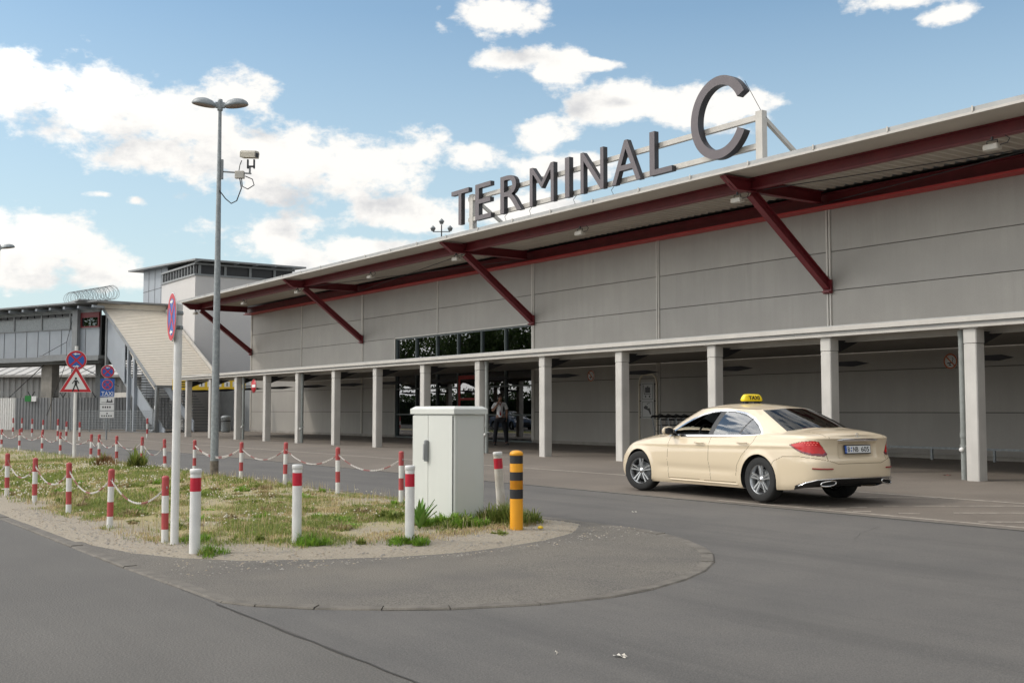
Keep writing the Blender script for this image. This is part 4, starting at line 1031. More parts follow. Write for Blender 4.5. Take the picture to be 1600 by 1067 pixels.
def round_bollard(x,y,h,label,r=.052,lean=(0,0)):
    z=float(soil_z(x,y)) if x<-10.9 else g(y)+.03
    t=thing('bollard',label,'bollard',(x,y,z));t.rotation_euler=(lean[0],lean[1],random.uniform(0,6))
    t['group']='round white bollards with one red band'
    b=MB();b.cyl((0,0,-.15),(0,0,h-.23),r,n=32,caps=False);b.cyl((0,0,h-.09),(0,0,h-.045),r,n=32,caps=False);b.build('tube',m_whiteold if lean[1] else m_white,t)
    b=MB();b.cyl((0,0,h-.23),(0,0,h-.09),r+.0008,n=32,caps=False);b.build('red_band',m_bred2,t)
    b=MB();b.lathe([(r+.001,h-.05),(r+.005,h-.047),(r+.005,h-.012),(r+.001,h-.002),(r-.01,h),(0,h)],32);b.build('cap',m_white,t)
    return t
round_bollard(-11.42,3.99,.86,'white bollard with red band beside the tall white sign post',.056)
round_bollard(-11.42,5.12,.85,'white bollard with red band alone in the grass, left of the cabinet')
round_bollard(-10.79,6.17,.87,'white bollard with red band directly in front of the cabinet doors')
round_bollard(-12.7,8.70,.84,'leaning stained white bollard with red band behind the yellow bollard',.06,(R(2),R(-3.5)))
t=thing('bollard','thick amber bollard with black bands at the tip of the island','bollard',(-11.0,7.75,.04))
r=.078
b=MB();zz=[-.1,.33,.44,.60,.71,.87,.98]
b.cyl((0,0,-.1),(0,0,.42),r,n=40,caps=False)
b.cyl((0,0,.53),(0,0,.68),r,n=40,caps=False);b.cyl((0,0,.78),(0,0,.90) if False else (0,0,.78+.0),r,n=40,caps=False) if False else None
b.build('tube',m_orange,t)
b=MB()
b.v=[];b.f=[];b.m=[];b.s=[]
for z0,z1 in ((.42,.53),(.635,.735),(.835,.93)): b=MB();b.cyl((0,0,z0),(0,0,z1),r+.001,n=40,caps=False);b.build('black_band',m_black_paint,t)
b=MB();b.cyl((0,0,.53),(0,0,.635),r,n=40,caps=False);b.cyl((0,0,.735),(0,0,.835),r,n=40,caps=False);b.lathe([(r,.93),(r+.003,.932),(r+.003,.955),(r-.008,.975),(r-.04,.988),(0,.992)],40);b.build('cap',m_orange,t)

# ------------------------------------------------------------------ traffic signs
def disc(b,r,y,n=48,cx=0,cz=0,mi=0):
    b.add([(cx+r*math.cos(2*math.pi*i/n),y,cz+r*math.sin(2*math.pi*i/n)) for i in range(n)],[tuple(range(n))],mi)
def ringf(b,r0,r1,y,n=48,cx=0,cz=0,mi=0):
    b.add([(cx+r*math.cos(2*math.pi*i/n),y,cz+r*math.sin(2*math.pi*i/n)) for r in (r0,r1) for i in range(n)],[(i,(i+1)%n,n+(i+1)%n,n+i) for i in range(n)],mi)
def arrow(b,cx,cz,L,h,y,dr=1):
    P=[(-L/2,-h*.18),(L*.05,-h*.18),(L*.05,-h/2),(L/2,0),(L*.05,h/2),(L*.05,h*.18),(-L/2,h*.18)]
    b.add([(cx+dr*x,y,cz+z) for x,z in P],[tuple(range(7)) if dr>0 else tuple(reversed(range(7)))])
def no_stopping(par,cz,r,arrows=(),ypos=0,name='no_stopping_plate',cx=0):
    """faces -y in the parent's frame"""
    b=MB();b.lathe([(0,.0),(r,.0),(r,.006),(0,.006)],48,(cx,ypos,cz),'y');p=b.build(name,m_sback,par)
    b=MB();disc(b,r*.99,ypos-.001,cx=cx,cz=cz);b.build('white_edge',m_swhite,p)
    b=MB();disc(b,r*.80,ypos-.003,cx=cx,cz=cz);b.build('blue_field',m_sblue,p)
    b=MB();ringf(b,r*.76,r*.96,ypos-.005,cx=cx,cz=cz)
    for s in (1,-1): 
        d=r*.76*.7071;w=r*.085
        b.add([(cx-d-w*s*.7,ypos-.0055-.0004*s,cz-s*d+w*.7),(cx-d+w*s*.7,ypos-.0055-.0004*s,cz-s*d-w*.7),(cx+d+w*s*.7,ypos-.0055-.0004*s,cz+s*d-w*.7),(cx+d-w*s*.7,ypos-.0055-.0004*s,cz+s*d+w*.7)],[(0,1,2,3) if s>0 else (0,1,2,3)])
    b.build('red_ring',m_sred,p)
    if arrows:
        b=MB()
        for (z,dr) in arrows: arrow(b,cx,cz+z*r,r*.62,r*.26,ypos-.008,dr)
        b.build('arrow_symbol',m_swhite,p)
    return p
def face(loc,toward=(0,0),extra=0.0):
    return math.atan2(toward[1]-loc[1],toward[0]-loc[0])+math.pi/2+extra   # local -y points at 'toward'
# pedestrian warning sign post
loc=(-34.83,8.47,.08)
t=thing('road_sign','white post with round no stopping sign above a red triangle with walking figure','sign post',loc,face(loc))
b=MB();b.cyl((0,0,0),(0,0,3.35),.048,n=16);b.build('post',m_white,t)
no_stopping(t,2.93,.295,((.62,-1),(-.62,1)),-.06)
tri=lambda s,cz:[(-s/2,cz-s*.289),(s/2,cz-s*.289),(0,cz+s*.577)]
b=MB();b.prism(tri(.92,2.24),-.066,-.060,'xz');pl=b.build('warning_triangle',m_swhite,t)
b=MB()
A=tri(.885,2.24);B=tri(.62,2.24);b.add([(x,-.069,z) for x,z in A+B],[(0,1,4,3),(1,2,5,4),(2,0,3,5)]);b.build('red_border',m_sred,pl)
b=MB();cz=2.15;y=-.070
disc(b,.034,y,16,-.0,cz+.235)
b.add([(-.04,y,cz+.19),(.045,y,cz+.19),(.035,y,cz+.02),(-.03,y,cz+.02)],[(3,2,1,0)])
b.beam((-.02,y,cz+.04),(-.085,y,cz-.15),.003,.035,up=(1,0,0));b.beam((.02,y,cz+.04),(.095,y,cz-.15),.003,.035,up=(1,0,0))
b.beam((-.035,y,cz+.18),(-.10,y,cz+.08),.003,.024,up=(1,0,0));b.beam((.04,y,cz+.18),(.09,y,cz+.09),.003,.024,up=(1,0,0));b.build('walking_figure',m_black_paint,pl)
# taxi rank sign
loc=(-53.45,14.41,g(14.41))
t=thing('road_sign','grey post with small round no stopping sign over a blue TAXI plate','sign post',loc,face(loc))
b=MB();b.cyl((0,0,0),(0,0,3.4),.04,n=12);b.build('post',m_galv,t)
no_stopping(t,3.16,.30,((.62,-1),),-.05)
b=MB();b.bbox(-.31,-.056,1.98,.31,-.05,2.83,.004);pl=b.build('blue_plate',m_sblue,t)
b=MB();b.box(-.295,-.059,2.0,.295,-.0565,2.02);b.build('plate_edge',m_swhite,pl)
no_stopping(pl,2.55,.24,(),-.060,'small_no_stopping')
b=MB();b.mesh_from(fit_text('TAXI',.52,.19,.003,.01),Matrix.Translation((0,-.060,2.14))@Matrix.Rotation(R(90),4,'X'));b.build('lettering',m_swhite,pl)
for z0,z1,s in ((1.66,1.95,0),(1.36,1.63,1),(1.02,1.32,2)):
    b=MB();b.box(-.31,-.056,z0,.31,-.05,z1);p2=b.build('white_plate',m_swhite,t)
    b=MB()
    if s==0:
        b.box(-.25,-.059,z0+.06,.0,-.0565,z0+.08);b.box(-.02,-.059,z0+.07,.24,-.0565,z0+.13);b.box(.0,-.059,z0+.13,.04,-.0565,z0+.22);b.box(.18,-.059,z0+.13,.22,-.0565,z0+.22)
    elif s==1:
        b.mesh_from(fit_text('6 - 22 h',.42,.10,.003,0),Matrix.Translation((0,-.059,z0+.13))@Matrix.Rotation(R(90),4,'X')) if False else [b.box(-.2+i*.1,-.059,z0+.11,-.14+i*.1,-.0565,z0+.19) for i in range(4)]
    else:
        for i in range(5): b.box(-.24+i*.1,-.059,z0+.06,-.18+i*.1,-.0565,z0+.12)
        b.box(-.02,-.059,z0+.17,.04,-.0565,z0+.23)
    b.build('marking',m_black_paint,p2)
# tall white post whose sign is seen nearly edge on
loc=(-12.18,4.03,.03)
t=thing('road_sign','tall white sign post whose round no stopping sign is turned almost edge on','sign post',loc,0)
b=MB();b.cyl((0,0,-.1),(0,0,2.64),.044,n=28);b.lathe([(.044,2.64),(.03,2.655),(0,2.66)],28);b.build('post',m_white,t)
b=MB();b.lathe([(.045,2.36),(.052,2.365),(.052,2.40),(.045,2.405)],20);b.lathe([(.045,2.52),(.052,2.525),(.052,2.56),(.045,2.565)],20);b.box(.04,-.012,2.365,.085,.012,2.40);b.build('clamp',m_galv,t)
sgn=bpy.data.objects.new('round_sign',None);
p=no_stopping(t,2.50,.27,((-.62,-1),(.62,1)),-.07)
# warm the plate round so that it looks up the side road
p.rotation_euler=(0,0,R(-8))
# ------------------------------------------------------------------ taxi
def crom(P,n,closed=False,tension=.5):
    """dense Catmull-Rom through the control points, then resampled to n+1 points by arc length"""
    P=np.array(P,float);Q=[]
    m=len(P)
    for i in range(m-1):
        p0=P[max(i-1,0)];p1=P[i];p2=P[i+1];p3=P[min(i+2,m-1)]
        for t in np.linspace(0,1,24,endpoint=False):
            Q.append(.5*((2*p1)+(-p0+p2)*t+(2*p0-5*p1+4*p2-p3)*t*t+(-p0+3*p1-3*p2+p3)*t**3))
    Q.append(P[-1]);Q=np.array(Q);s=np.r_[0,np.cumsum(np.linalg.norm(np.diff(Q,axis=0),axis=1))]
    u=np.linspace(0,s[-1],n+1);return np.array([np.interp(u,s,Q[:,k]) for k in range(P.shape[1])]).T,u
def sm(x,a,b):
    t=np.clip((x-a)/(b-a),0,1);return t*t*(3-2*t)
def interp(pts):
    P=np.array(pts,float)
    from numpy import interp as I
    # smooth monotone-ish: catmull on dense samples
    Q,_=crom(P,400);o=np.argsort(Q[:,0]);X=Q[o,0];Y=Q[o,1];return lambda x:I(x,X,Y)
m_tpaint=mat('taxi_cream_paint',(.64,.53,.375),.32,coat=.8,fine=.01)
m_gap=mat('panel_gap',(.17,.13,.08),.8)
m_chrome=mat('chrome',(.75,.75,.76),.12,1.0)
m_rim=mat('alloy_silver',(.50,.51,.52),.28,.85,var=.1)
m_tyre=mat('tyre_rubber',(.016,.016,.016),.8,bump=.4,bscale=90)
m_plast=mat('black_plastic',(.018,.018,.019),.4)
m_under=mat('underbody',(.012,.012,.012),.9)
m_cglass=glass_mat('car_glass',(.58,.66,.66),ior=1.55,boost=2.6)
m_rglass=glass_mat('rear_glass',(.42,.50,.48),ior=1.5,boost=1.0)
m_tail=mat('tail_lamp_red',(.50,.008,.010),.22,coat=.25)
m_refl=mat('reflector_red',(.26,.015,.015),.4)
m_tail2=mat('tail_lamp_dark',(.16,.012,.03),.12,coat=1.0)
m_seat=mat('dark_seat',(.03,.03,.032),.8)
m_signy=mat('taxi_sign_yellow',(.85,.62,.01),.35)
m_plate=mat('plate_white',(.70,.71,.70),.4)
m_pblue=mat('plate_blue',(.02,.10,.45),.4)
WB=2.939
ZS_=interp([(-1.16,.975),(-1.0,.985),(-.7,1.0),(-.2,.995),(.3,.975),(1,.955),(2.0,.925),(2.5,.895),(3.0,.835),(3.35,.765),(3.6,.69),(3.72,.645),(3.80,.60)])
ZB_=interp([(-1.16,.31),(-1.0,.27),(-.7,.225),(-.3,.20),(0,.19),(WB,.175),(3.4,.185),(3.7,.22),(3.80,.24)])
ZC_=interp([(-1.16,1.0),(-1.06,1.045),(-.95,1.065),(-.6,1.095),(-.2,1.11),(2.3,1.04),(2.6,1.015),(2.9,.975),(3.2,.915),(3.5,.82),(3.68,.73),(3.80,.64)])
def full_normals(V,F):
    V=np.asarray(V);F=np.asarray(F)
    a=V[F[:,2]]-V[F[:,0]];b_=V[F[:,3]]-V[F[:,1]];nrm=np.cross(a,b_);N=np.zeros_like(V)
    for k in range(4): np.add.at(N,F[:,k],nrm)
    l=np.linalg.norm(N,axis=1);l[l<1e-12]=1;return N/l[:,None]
def part_mesh(name,V,F,N,sel,mats,mi,parent):
    f=F[sel]
    if len(f)==0: return None
    u,inv=np.unique(f.ravel(),return_inverse=True);me=bpy.data.meshes.new(name)
    me.from_pydata(V[u].tolist(),[],inv.reshape(-1,4).tolist())
    for m in (mats if isinstance(mats,(list,tuple)) else [mats]): me.materials.append(m)
    if mi is not None: me.polygons.foreach_set('material_index',mi[sel].astype(np.int32))
    me.polygons.foreach_set('use_smooth',np.ones(len(f),bool));me.update()
    me.normals_split_custom_set_from_vertices(N[u].tolist())
    o=bpy.data.objects.new(name,me);C.objects.link(o);o.parent=parent;return o
def grid_faces(n,m,off=0,flip=False):
    i,j=np.meshgrid(np.arange(n-1),np.arange(m-1),indexing='ij');a=(i*m+j).ravel();f=np.stack([a,a+m,a+m+1,a+1],1)+off
    return f[:,::-1] if flip else f
LP_=[(.585,.735),(.66,.83),(.74,.905),(.82,.922),(1.0,.905),(1.22,.862),(1.10,.80),(.98,.755),(.82,.718),(.64,.705)]
def build_car(root,paint):
    # ---------- lower body
    ctrl=[(-1.145,0),(-1.142,.25),(-1.125,.50),(-1.075,.70),(-.965,.815),(-.78,.876),(-.45,.908),(0,.920),(1,.917),(2,.915),(WB,.918),(3.2,.903),(3.42,.855),(3.58,.765),(3.69,.62),(3.745,.42),(3.772,.2),(3.78,0)]
    OL,S=crom(ctrl,620);nS=len(OL);nv=84
    v=np.linspace(0,1,nv)
    wf=interp([(0,.955),(.06,.978),(.14,.990),(.3,.998),(.5,1.002),(.66,.998),(.74,.992),(.80,.986),(.90,.968),(.96,.95),(1.0,.925)])(v)
    dxr=interp([(0,.13),(.06,.06),(.13,.015),(.25,0),(.42,0),(.50,.008),(.55,.03),(.64,.05),(.8,.055),(.92,.035),(.965,.02),(1,.045)])(v)
    dxf=interp([(0,-.12),(.1,-.04),(.25,0),(.5,0),(.75,-.03),(.9,-.09),(1,-.17)])(v)
    x0=OL[:,0];y0=OL[:,1]
    wr=sm(-x0,.55,1.0);wfr=sm(x0,3.1,3.65)
    X=x0[:,None]+wr[:,None]*dxr[None]+wfr[:,None]*dxf[None]
    Y=y0[:,None]*wf[None]
    zb=ZB_(x0)[:,None];zs=ZS_(x0)[:,None]
    Z=zb+(zs-zb)*v[None]
    side=(sm(y0,.70,.88))[:,None]
    # shoulder crease and lower character line on the flanks
    zc=.80+.035*(2.6-X)/2.6
    Y=Y+side*.010*np.exp(-((Z-zc)/.030)**2)*sm(X,-.9,-.4)*(1-sm(X,2.9,3.3))
    Y=Y-side*.010*np.exp(-((Z-.43)/.06)**2)*sm(X,.3,.7)*(1-sm(X,2.2,2.6))
    # wheel-arch flares
    for cx in (0,WB):
        d=np.hypot(X-cx,Z-.335);Y=Y+side*.014*np.exp(-((d-.375)/.045)**2)*(Z>.2)
    # plate recess
    rec=sm(.40-Y,0,.04)*sm(Z,.66,.70)*(1-sm(Z,.885,.905))*(X<-.9);X=X+.030*rec
    # snap to the wheel arch circles
    RA=.372
    for cx in (0,WB):
        d=np.hypot(X-cx,Z-.335)+1e-9;m=(np.abs(d-RA)<.008)&(side>.3);k=np.where(m,RA/d,1);X=cx+(X-cx)*k;Z=.335+(Z-.335)*k
    lp=LP_
    for i in range(nS):
        s=S[i]
        if not (.49<s<1.23): continue
        for (a0,z0),(a1,z1) in zip(lp,lp[1:]+lp[:1]):
            if (a0-s)*(a1-s)<=0 and a0!=a1:
                zz_=z0+(z1-z0)*(s-a0)/(a1-a0);j=int(np.argmin(np.abs(Z[i]-zz_)));Z[i,j]=zz_
    nd=44;w=np.linspace(0,1,nd)[1:]
    xd=X[:,-1][:,None]+(0*w)[None];yd=Y[:,-1][:,None]*(1-w)[None]
    # deck runs in to the centre line; nose and tail lean towards the middle a little
    zt=ZC_(x0)[:,None];zd=zs+(zt-zs)*(1-(1-w[None])**2.4)
    kk=.004;V=np.concatenate([np.concatenate([X,xd],1)[...,None],np.concatenate([Y,yd],1)[...,None],np.concatenate([Z,zd],1)[...,None]],2)
    m=V.shape[1];Vl=V.reshape(-1,3);Fl=grid_faces(nS,m,0,True)
    cen=Vl[Fl].mean(1);si=(np.arange(nS-1)[:,None]+0*np.arange(m-1)[None]).ravel();vi=(0*np.arange(nS-1)[:,None]+np.arange(m-1)[None]).ravel()
    s_=S[si];onlow=vi<nv-1
    cx_,cy_,cz_=cen.T
    sidef=onlow&(cy_>.60)&(cx_>-.9)&(cx_<3.6)
    cut=np.zeros(len(Fl),bool)
    for cx in (0,WB): cut|=sidef&(np.hypot(cx_-cx,cz_-.335)<RA-.001)
    # deck under the greenhouse is open
    base_in=[(-.56,0),(-.52,.36),(-.36,.60),(-.06,.76),(.3,.815),(1,.83),(1.9,.825),(2.25,.79),(2.42,.68),(2.56,.40),(2.60,0)]
    cut|=(~onlow)&seg_inside(base_in+[(2.6,-.1),(-.4,-.1)],cx_,cy_)
    label=np.zeros(len(Fl),int)   # 0 body
    # door outlines in side view
    D1=[(2.12,1.0),(2.145,.80),(2.16,.55),(2.13,.25),(2.11,.19),(1.06,.19),(1.08,.30),(1.135,.60),(1.13,.80),(1.10,1.0)]
    D2=[(1.10,1.0),(1.13,.80),(1.135,.60),(1.08,.30),(1.06,.19),(.50,.19),(.50,.36),(.47,.52),(.36,.68),(.22,.80),(.12,.90),(.08,1.0)]
    # sill stays on the body
    sill=.265
    f1=sidef&seg_inside(D1,cx_,cz_)&(cz_>sill);f2=sidef&seg_inside(D2,cx_,cz_)&(cz_>sill)&~f1
    label[f1]=1;label[f2]=2
    gap=np.zeros(len(Fl),bool)
    g1=pdist([(2.12,1.0),(2.145,.80),(2.16,.55),(2.13,.265),(.50,.265),(.50,.36),(.47,.52),(.36,.68),(.22,.80),(.12,.90),(.08,1.0)],cx_,cz_,False)
    g2=pdist([(1.10,1.0),(1.13,.80),(1.135,.60),(1.08,.30),(1.075,.265)],cx_,cz_,False)
    gap|=sidef&((g1<.0042)|(g2<.0042))&(cz_<.985)
    # bumper: everything below a seam at the tail, and at the nose
    seamz=.70-.10*sm(-cx_,.45,.8)*0
    lamp_poly=LP_
    bump_poly=[(-.1,.1),(-.1,.60),(.44,.60),(.58,.64),(.80,.68),(1.05,.70),(1.35,.69),(1.52,.62),(1.62,.45),(1.62,.1)]
    zf=cz_
    rb=onlow&(s_<1.75)&seg_inside(bump_poly,s_,zf);label[rb&(label==0)]=3
    gb=pdist(bump_poly[1:-1],s_,zf,False);gap|=onlow&(s_<1.75)&(gb<.004)
    L_=S[-1]
    fbm_=onlow&(s_>L_-1.25)&(cz_<.62)&~sidef;fb2=onlow&(s_>L_-1.05)&(cz_<.60);label[(fbm_|fb2)&(label==0)]=4
    # boot lid: upper middle of the tail and the rear deck
    tl=((onlow)&(cz_>.605)&(s_<.60)&~seg_inside([(.50,.60),(.42,.60),(.56,.75),(.58,.60)],s_,zf))|((~onlow)&(cx_<-.38)&(cy_<.60));label[tl&(label==0)]=5
    gap|=(~onlow)&(cx_<-.36)&(np.abs(cy_-.60)<.006)
    gap|=onlow&(cx_<-.9)&(np.abs(s_-.60)<.005)&((cz_>.95)|((cz_<.75)&(cz_>.64)))
    # lamps
    la=onlow&seg_inside(lamp_poly,s_,zf);label[la]=6
    dl=pdist(lamp_poly,s_,zf)
    gap|=onlow&(dl<.005)&~la
    hl_poly=[(L_-1.05,.70),(L_-.62,.68),(L_-.50,.55),(L_-.72,.53),(L_-.98,.60)]
    hl=onlow&seg_inside(hl_poly,s_,zf);label[hl]=7
    gr=onlow&(s_>L_-.42)&(cz_>.30)&(cz_<.60);label[gr]=8
    dif_poly=[(-.1,.1),(-.1,.385),(.45,.385),(.75,.375),(.95,.34),(1.12,.285),(1.2,.1)]
    df=onlow&seg_inside(dif_poly,s_,zf);label[df]=9
    gap&=~la&~hl&~df
    # hood line
    gap|=(~onlow)&(cx_>2.35)&(cx_<3.6)&(np.abs(cy_-(.76-.10*sm(cx_,2.9,3.6)))<.005)
    names={0:('body',paint),1:('front_door',paint),2:('rear_door',paint),3:('rear_bumper',paint),4:('front_bumper',paint),5:('boot_lid',paint),6:('tail_lamp',m_tail),7:('headlight',m_chrome),8:('grille',m_plast),9:('bumper_insert',m_plast)}
    # ---------- greenhouse
    Bc=[(-.60,0,1.085),(-.57,.30,1.08),(-.48,.53,1.06),(-.28,.72,1.02),(.05,.82,.985),(.6,.862,.962),(1.1,.868,.95),(1.7,.866,.938),(2.15,.835,.925),(2.40,.74,.945),(2.56,.50,1.0),(2.62,.25,1.02),(2.64,0,1.03)]
    Tc=[(.16,0,1.395),(.17,.22,1.39),(.22,.42,1.372),(.42,.53,1.368),(.74,.565,1.380),(1.0,.58,1.393),(1.2,.588,1.395),(1.42,.585,1.39),(1.62,.565,1.375),(1.76,.51,1.36),(1.86,.38,1.378),(1.90,.19,1.392),(1.91,0,1.395)]
    def seg(P,k=40):
        P=np.array(P,float);Q=[];mm=len(P)
        for i in range(mm-1):
            p0=P[max(i-1,0)];p1=P[i];p2=P[i+1];p3=P[min(i+2,mm-1)]
            for t in np.linspace(0,1,k,endpoint=False): Q.append(.5*((2*p1)+(-p0+p2)*t+(2*p0-5*p1+4*p2-p3)*t*t+(-p0+3*p1-3*p2+p3)*t**3))
        Q.append(P[-1]);return np.array(Q)
    Bq=seg(Bc);Tq=seg(Tc);nG=len(Bq);nh=58;h=np.linspace(0,1,nh)
    base=Bq[:,None,:]*(1-h)[None,:,None]+Tq[:,None,:]*h[None,:,None]
    out=np.array([np.gradient(Bq[:,1]),-np.gradient(Bq[:,0])]).T*-1;out/=np.linalg.norm(out,axis=1)[:,None]+1e-9
    out=np.where((out[:,1]<0)[:,None]&(Bq[:,1]>.5)[:,None],-out,out)
    bul=.035*np.sin(np.pi*h)
    cenB=np.array([1.1,0]);rad=Bq[:,:2]-cenB;sgn=np.sign((out*rad).sum(1))[:,None];out=out*sgn
    G=base.copy();G[:,:,0]+=out[:,0][:,None]*bul[None];G[:,:,1]+=out[:,1][:,None]*bul[None]
    # roof cap
    ncap=34;wc=np.linspace(0,1,ncap)[1:]
    zroof=interp([(.05,1.375),(.16,1.395),(.4,1.425),(.6,1.443),(.9,1.463),(1.15,1.468),(1.4,1.462),(1.65,1.435),(1.8,1.41),(1.91,1.395),(2.0,1.38)])(Tq[:,0])
    cap=np.stack([Tq[:,0][:,None]+0*wc[None],Tq[:,1][:,None]*(1-wc[None]),Tq[:,2][:,None]+(np.maximum(zroof,Tq[:,2])-Tq[:,2])[:,None]*(1-(1-wc[None])**2.2)],2)
    GV=np.concatenate([G,cap],1);mg=GV.shape[1];GV=GV.reshape(-1,3);GF=grid_faces(nG,mg,0,True)
    gc=GV[GF].mean(1);gi=(np.arange(nG-1)[:,None]+0*np.arange(mg-1)[None]).ravel()/40.;hi=((0*np.arange(nG-1)[:,None]+np.arange(mg-1)[None]).ravel()+.5)/(nh-1)
    gl=np.full(len(GF),20);side2=(gi>3.0)&(gi<10.2)&(hi<1)
    gx,gy,gz=gc.T
    DLO=[(2.20,.962),(2.05,1.035),(1.90,1.115),(1.72,1.20),(1.52,1.275),(1.30,1.325),(1.05,1.345),(.80,1.335),(.54,1.295),(.33,1.225),(.16,1.13),(.065,1.045),(.04,.998),(.5,.985),(1.1,.973),(1.7,.962)]
    inD=side2&seg_inside(DLO,gx,gz);dD=pdist(DLO,gx,gz)
    chrome=side2&(~inD)&(dD<.026);gl[inD]=22;gl[chrome]=21
    rubber=inD&(dD<.012);gl[rubber]=23
    bp1=pdist([(1.13,.96),(1.03,1.36)],gx,gz,False);gl[inD&(bp1<.055)]=23
    qp=pdist([(.50,.97),(.33,1.24)],gx,gz,False);gl[inD&(qp<.016)]=23
    fw=inD&(gx>1.13-(gz-.96)*.25+.05);gl[fw&(gl==22)]=24
    rw=(gi<2.55)&(hi>.02)&(hi<.965)&(hi<1);gl[rw]=25
    rwe=(gi<2.62)&(hi<.985)&~rw&(hi<1);gl[rwe]=23
    ws=(gi>9.75)&(hi<.96);gl[ws]=26
    gl[(gi>9.65)&(gi<=9.75)&(hi<.98)]=23
    # joint between roof and side frame
    gapg=(hi>=1)&(np.abs((hi-1)*(nh-1)-1.0)<.6)&(gi>2.7)&(gi<9.7)
    gnames={20:('roof',paint),21:('window_trim',m_chrome),22:('side_window',m_cglass),23:('window_seal',m_plast),24:('side_window',m_cglass),25:('rear_window',m_rglass),26:('windscreen',m_cglass)}
    NL=full_normals(Vl,Fl);NG=full_normals(GV,GF)
    Nc=NL.reshape(nS,m,3).copy();Nc[:,-1,1]=0;NL=(Nc/np.linalg.norm(Nc,axis=2,keepdims=True).clip(1e-9)).reshape(-1,3)
    Nc=NG.reshape(nG,mg,3).copy();Nc[:,-1,1]=0;NG=(Nc/np.linalg.norm(Nc,axis=2,keepdims=True).clip(1e-9)).reshape(-1,3)
    for sgn_ in (1,-1):
        mir=np.array([1,sgn_,1]);fo=(lambda F:F) if sgn_==1 else (lambda F:F[:,::-1])
        for k,(nm,mt) in names.items():
            sel=(label==k)&~cut
            if k==6: 
                mi=(pdist([(1.22,.862),(1.10,.80),(.98,.755),(.82,.718),(.64,.705),(.585,.735)],s_,zf,False)<(.036-.02*(s_-.6)/.6))*1
                part_mesh(nm,Vl*mir,fo(Fl),NL*mir,sel,[m_tail,m_tail2],mi,root);continue
            part_mesh(nm,Vl*mir,fo(Fl),NL*mir,sel,[mt,m_gap],gap*1,root)
        for k,(nm,mt) in gnames.items():
            sel=(gl==k)
            if k==24 and sgn_==1: continue      # the driver's window is wound down
            part_mesh(nm,GV*mir,fo(GF),NG*mir,sel,[mt,m_gap],(gapg&(gl==20))*1,root)
    # ---------- underbody, arch liners
    b=MB();b.box(-.90,-.68,.27,-.42,.68,.42);b.box(.42,-.84,.19,2.5,.84,.40);b.box(3.38,-.7,.2,3.6,.7,.5);b.box(-.42,-.55,.22,.42,.55,.6);b.box(2.5,-.55,.2,3.38,.55,.6);b.build('underbody',m_under,root)
    for cx in (0,WB):
        for s in (1,-1):
            b=MB();n=28;A=[(cx+.372*math.cos(math.pi*i/n*1.25-math.pi*.125),s*.90,.335+.372*math.sin(math.pi*i/n*1.25-math.pi*.125)) for i in range(n+1)];B=[(x,s*.56,z) for x,y,z in A]
            b.add(A+B,[(i,i+1,n+2+i,n+1+i) for i in range(n)],0,True);b.add(B,[tuple(range(n+1))]);b.build('arch_liner',m_under,root)
    # ---------- cabin
    b=MB();b.box(.0,-.80,.40,2.3,.80,.46);b.box(.05,-.79,.46,2.35,-.76,.93);b.box(.05,.76,.46,2.35,.79,.93);b.box(2.15,-.78,.46,2.5,.78,.93);b.box(-.35,-.72,.6,.12,.72,.98)
    b.build('cabin_lining',m_seat,root)
    def seat(x,y,w):
        b=MB();b.bbox(x-.25,y-w/2,.46,x+.27,y+w/2,.62,.04);b.prism([(x-.30,.56),(x-.16,.56),(x-.34,1.10),(x-.44,1.08)],y-w/2+.02,y+w/2-.02,'xz')
        for dy in ((0,) if w<.8 else (-.35,.35)): b.bbox(x-.46,y+dy-.12,1.12,x-.37,y+dy+.12,1.30,.03);b.box(x-.42,y+dy-.03,1.05,x-.40,y+dy+.03,1.13)
        b.build('seat',m_seat,root)
    seat(1.35,.38,.5);seat(1.35,-.38,.5);seat(.66,0,1.25)
    b=MB();b.bbox(1.9,-.76,.75,2.3,.76,.99,.05);b.build('dashboard',m_plast,root)
    b=MB();b.tube([(1.72+.05*math.sin(a),.38+.19*math.cos(a),.93+.19*math.sin(a)) for a in (i*math.pi/12 for i in range(24))],.017,8,closed=True);b.beam((1.72,.20,.93),(1.72,.56,.93),.03,.04);b.beam((1.73,.38,.92),(2.0,.38,.85),.05,.05);b.build('steering_wheel',m_plast,root)
    # ---------- trim
    for s in (1,-1):
        b=MB()
        P=[];
        for i in range(24):
            x=.46+i*(2.10-.46)/23; P.append((x,s*(.9135-.018),.235))
        b.tube(P,.014,8);b.build('sill_highlight',paint,root)  # body-coloured rib added to stand in for the highlight along the sill
        # door handles
        for x,z in ((1.33,.845),(.33,.868)):
            b=MB();Q=[(x-.11,s*.925,z),(x-.09,s*.945,z+.002),(x,s*.953,z+.003),(x+.09,s*.945,z+.002),(x+.11,s*.925,z)]
            b.tube(Q,.013,8);b.build('door_handle',paint,root)
            b=MB();b.lathe([(0,0),(.040,.001),(.045,.003)],16,(x,s*.921,z-.005),'y');b.build('handle_recess',m_gap,root) if False else None
        # mirror
        mr_=bpy.data.objects.new('wing_mirror',None)
        b=MB();c=(2.02,s*1.00,1.02)
        prof=[(0,-.10),(.05,-.098),(.075,-.07),(.088,0),(.075,.07),(.05,.098),(0,.10)]
        b.lathe([(r,hh) for r,hh in prof],20,(0,0,0),'y')
        b.v=[(c[0]+(vx*.75 if vx>0 else vx*.30),c[1]+vy*1.05,c[2]+vz*.85) for vx,vy,vz in b.v]
        mo=b.build('wing_mirror',paint,root)
        b=MB();b.lathe([(0,-.085),(.05,-.08),(.068,0),(.05,.08),(0,.085)],20,(0,0,0),'y');b.v=[(c[0]-.027+min(vx*.1,.0),c[1]+vy*1.02,c[2]+vz*.86) for vx,vy,vz in b.v];b.build('mirror_glass',m_plast,mo)
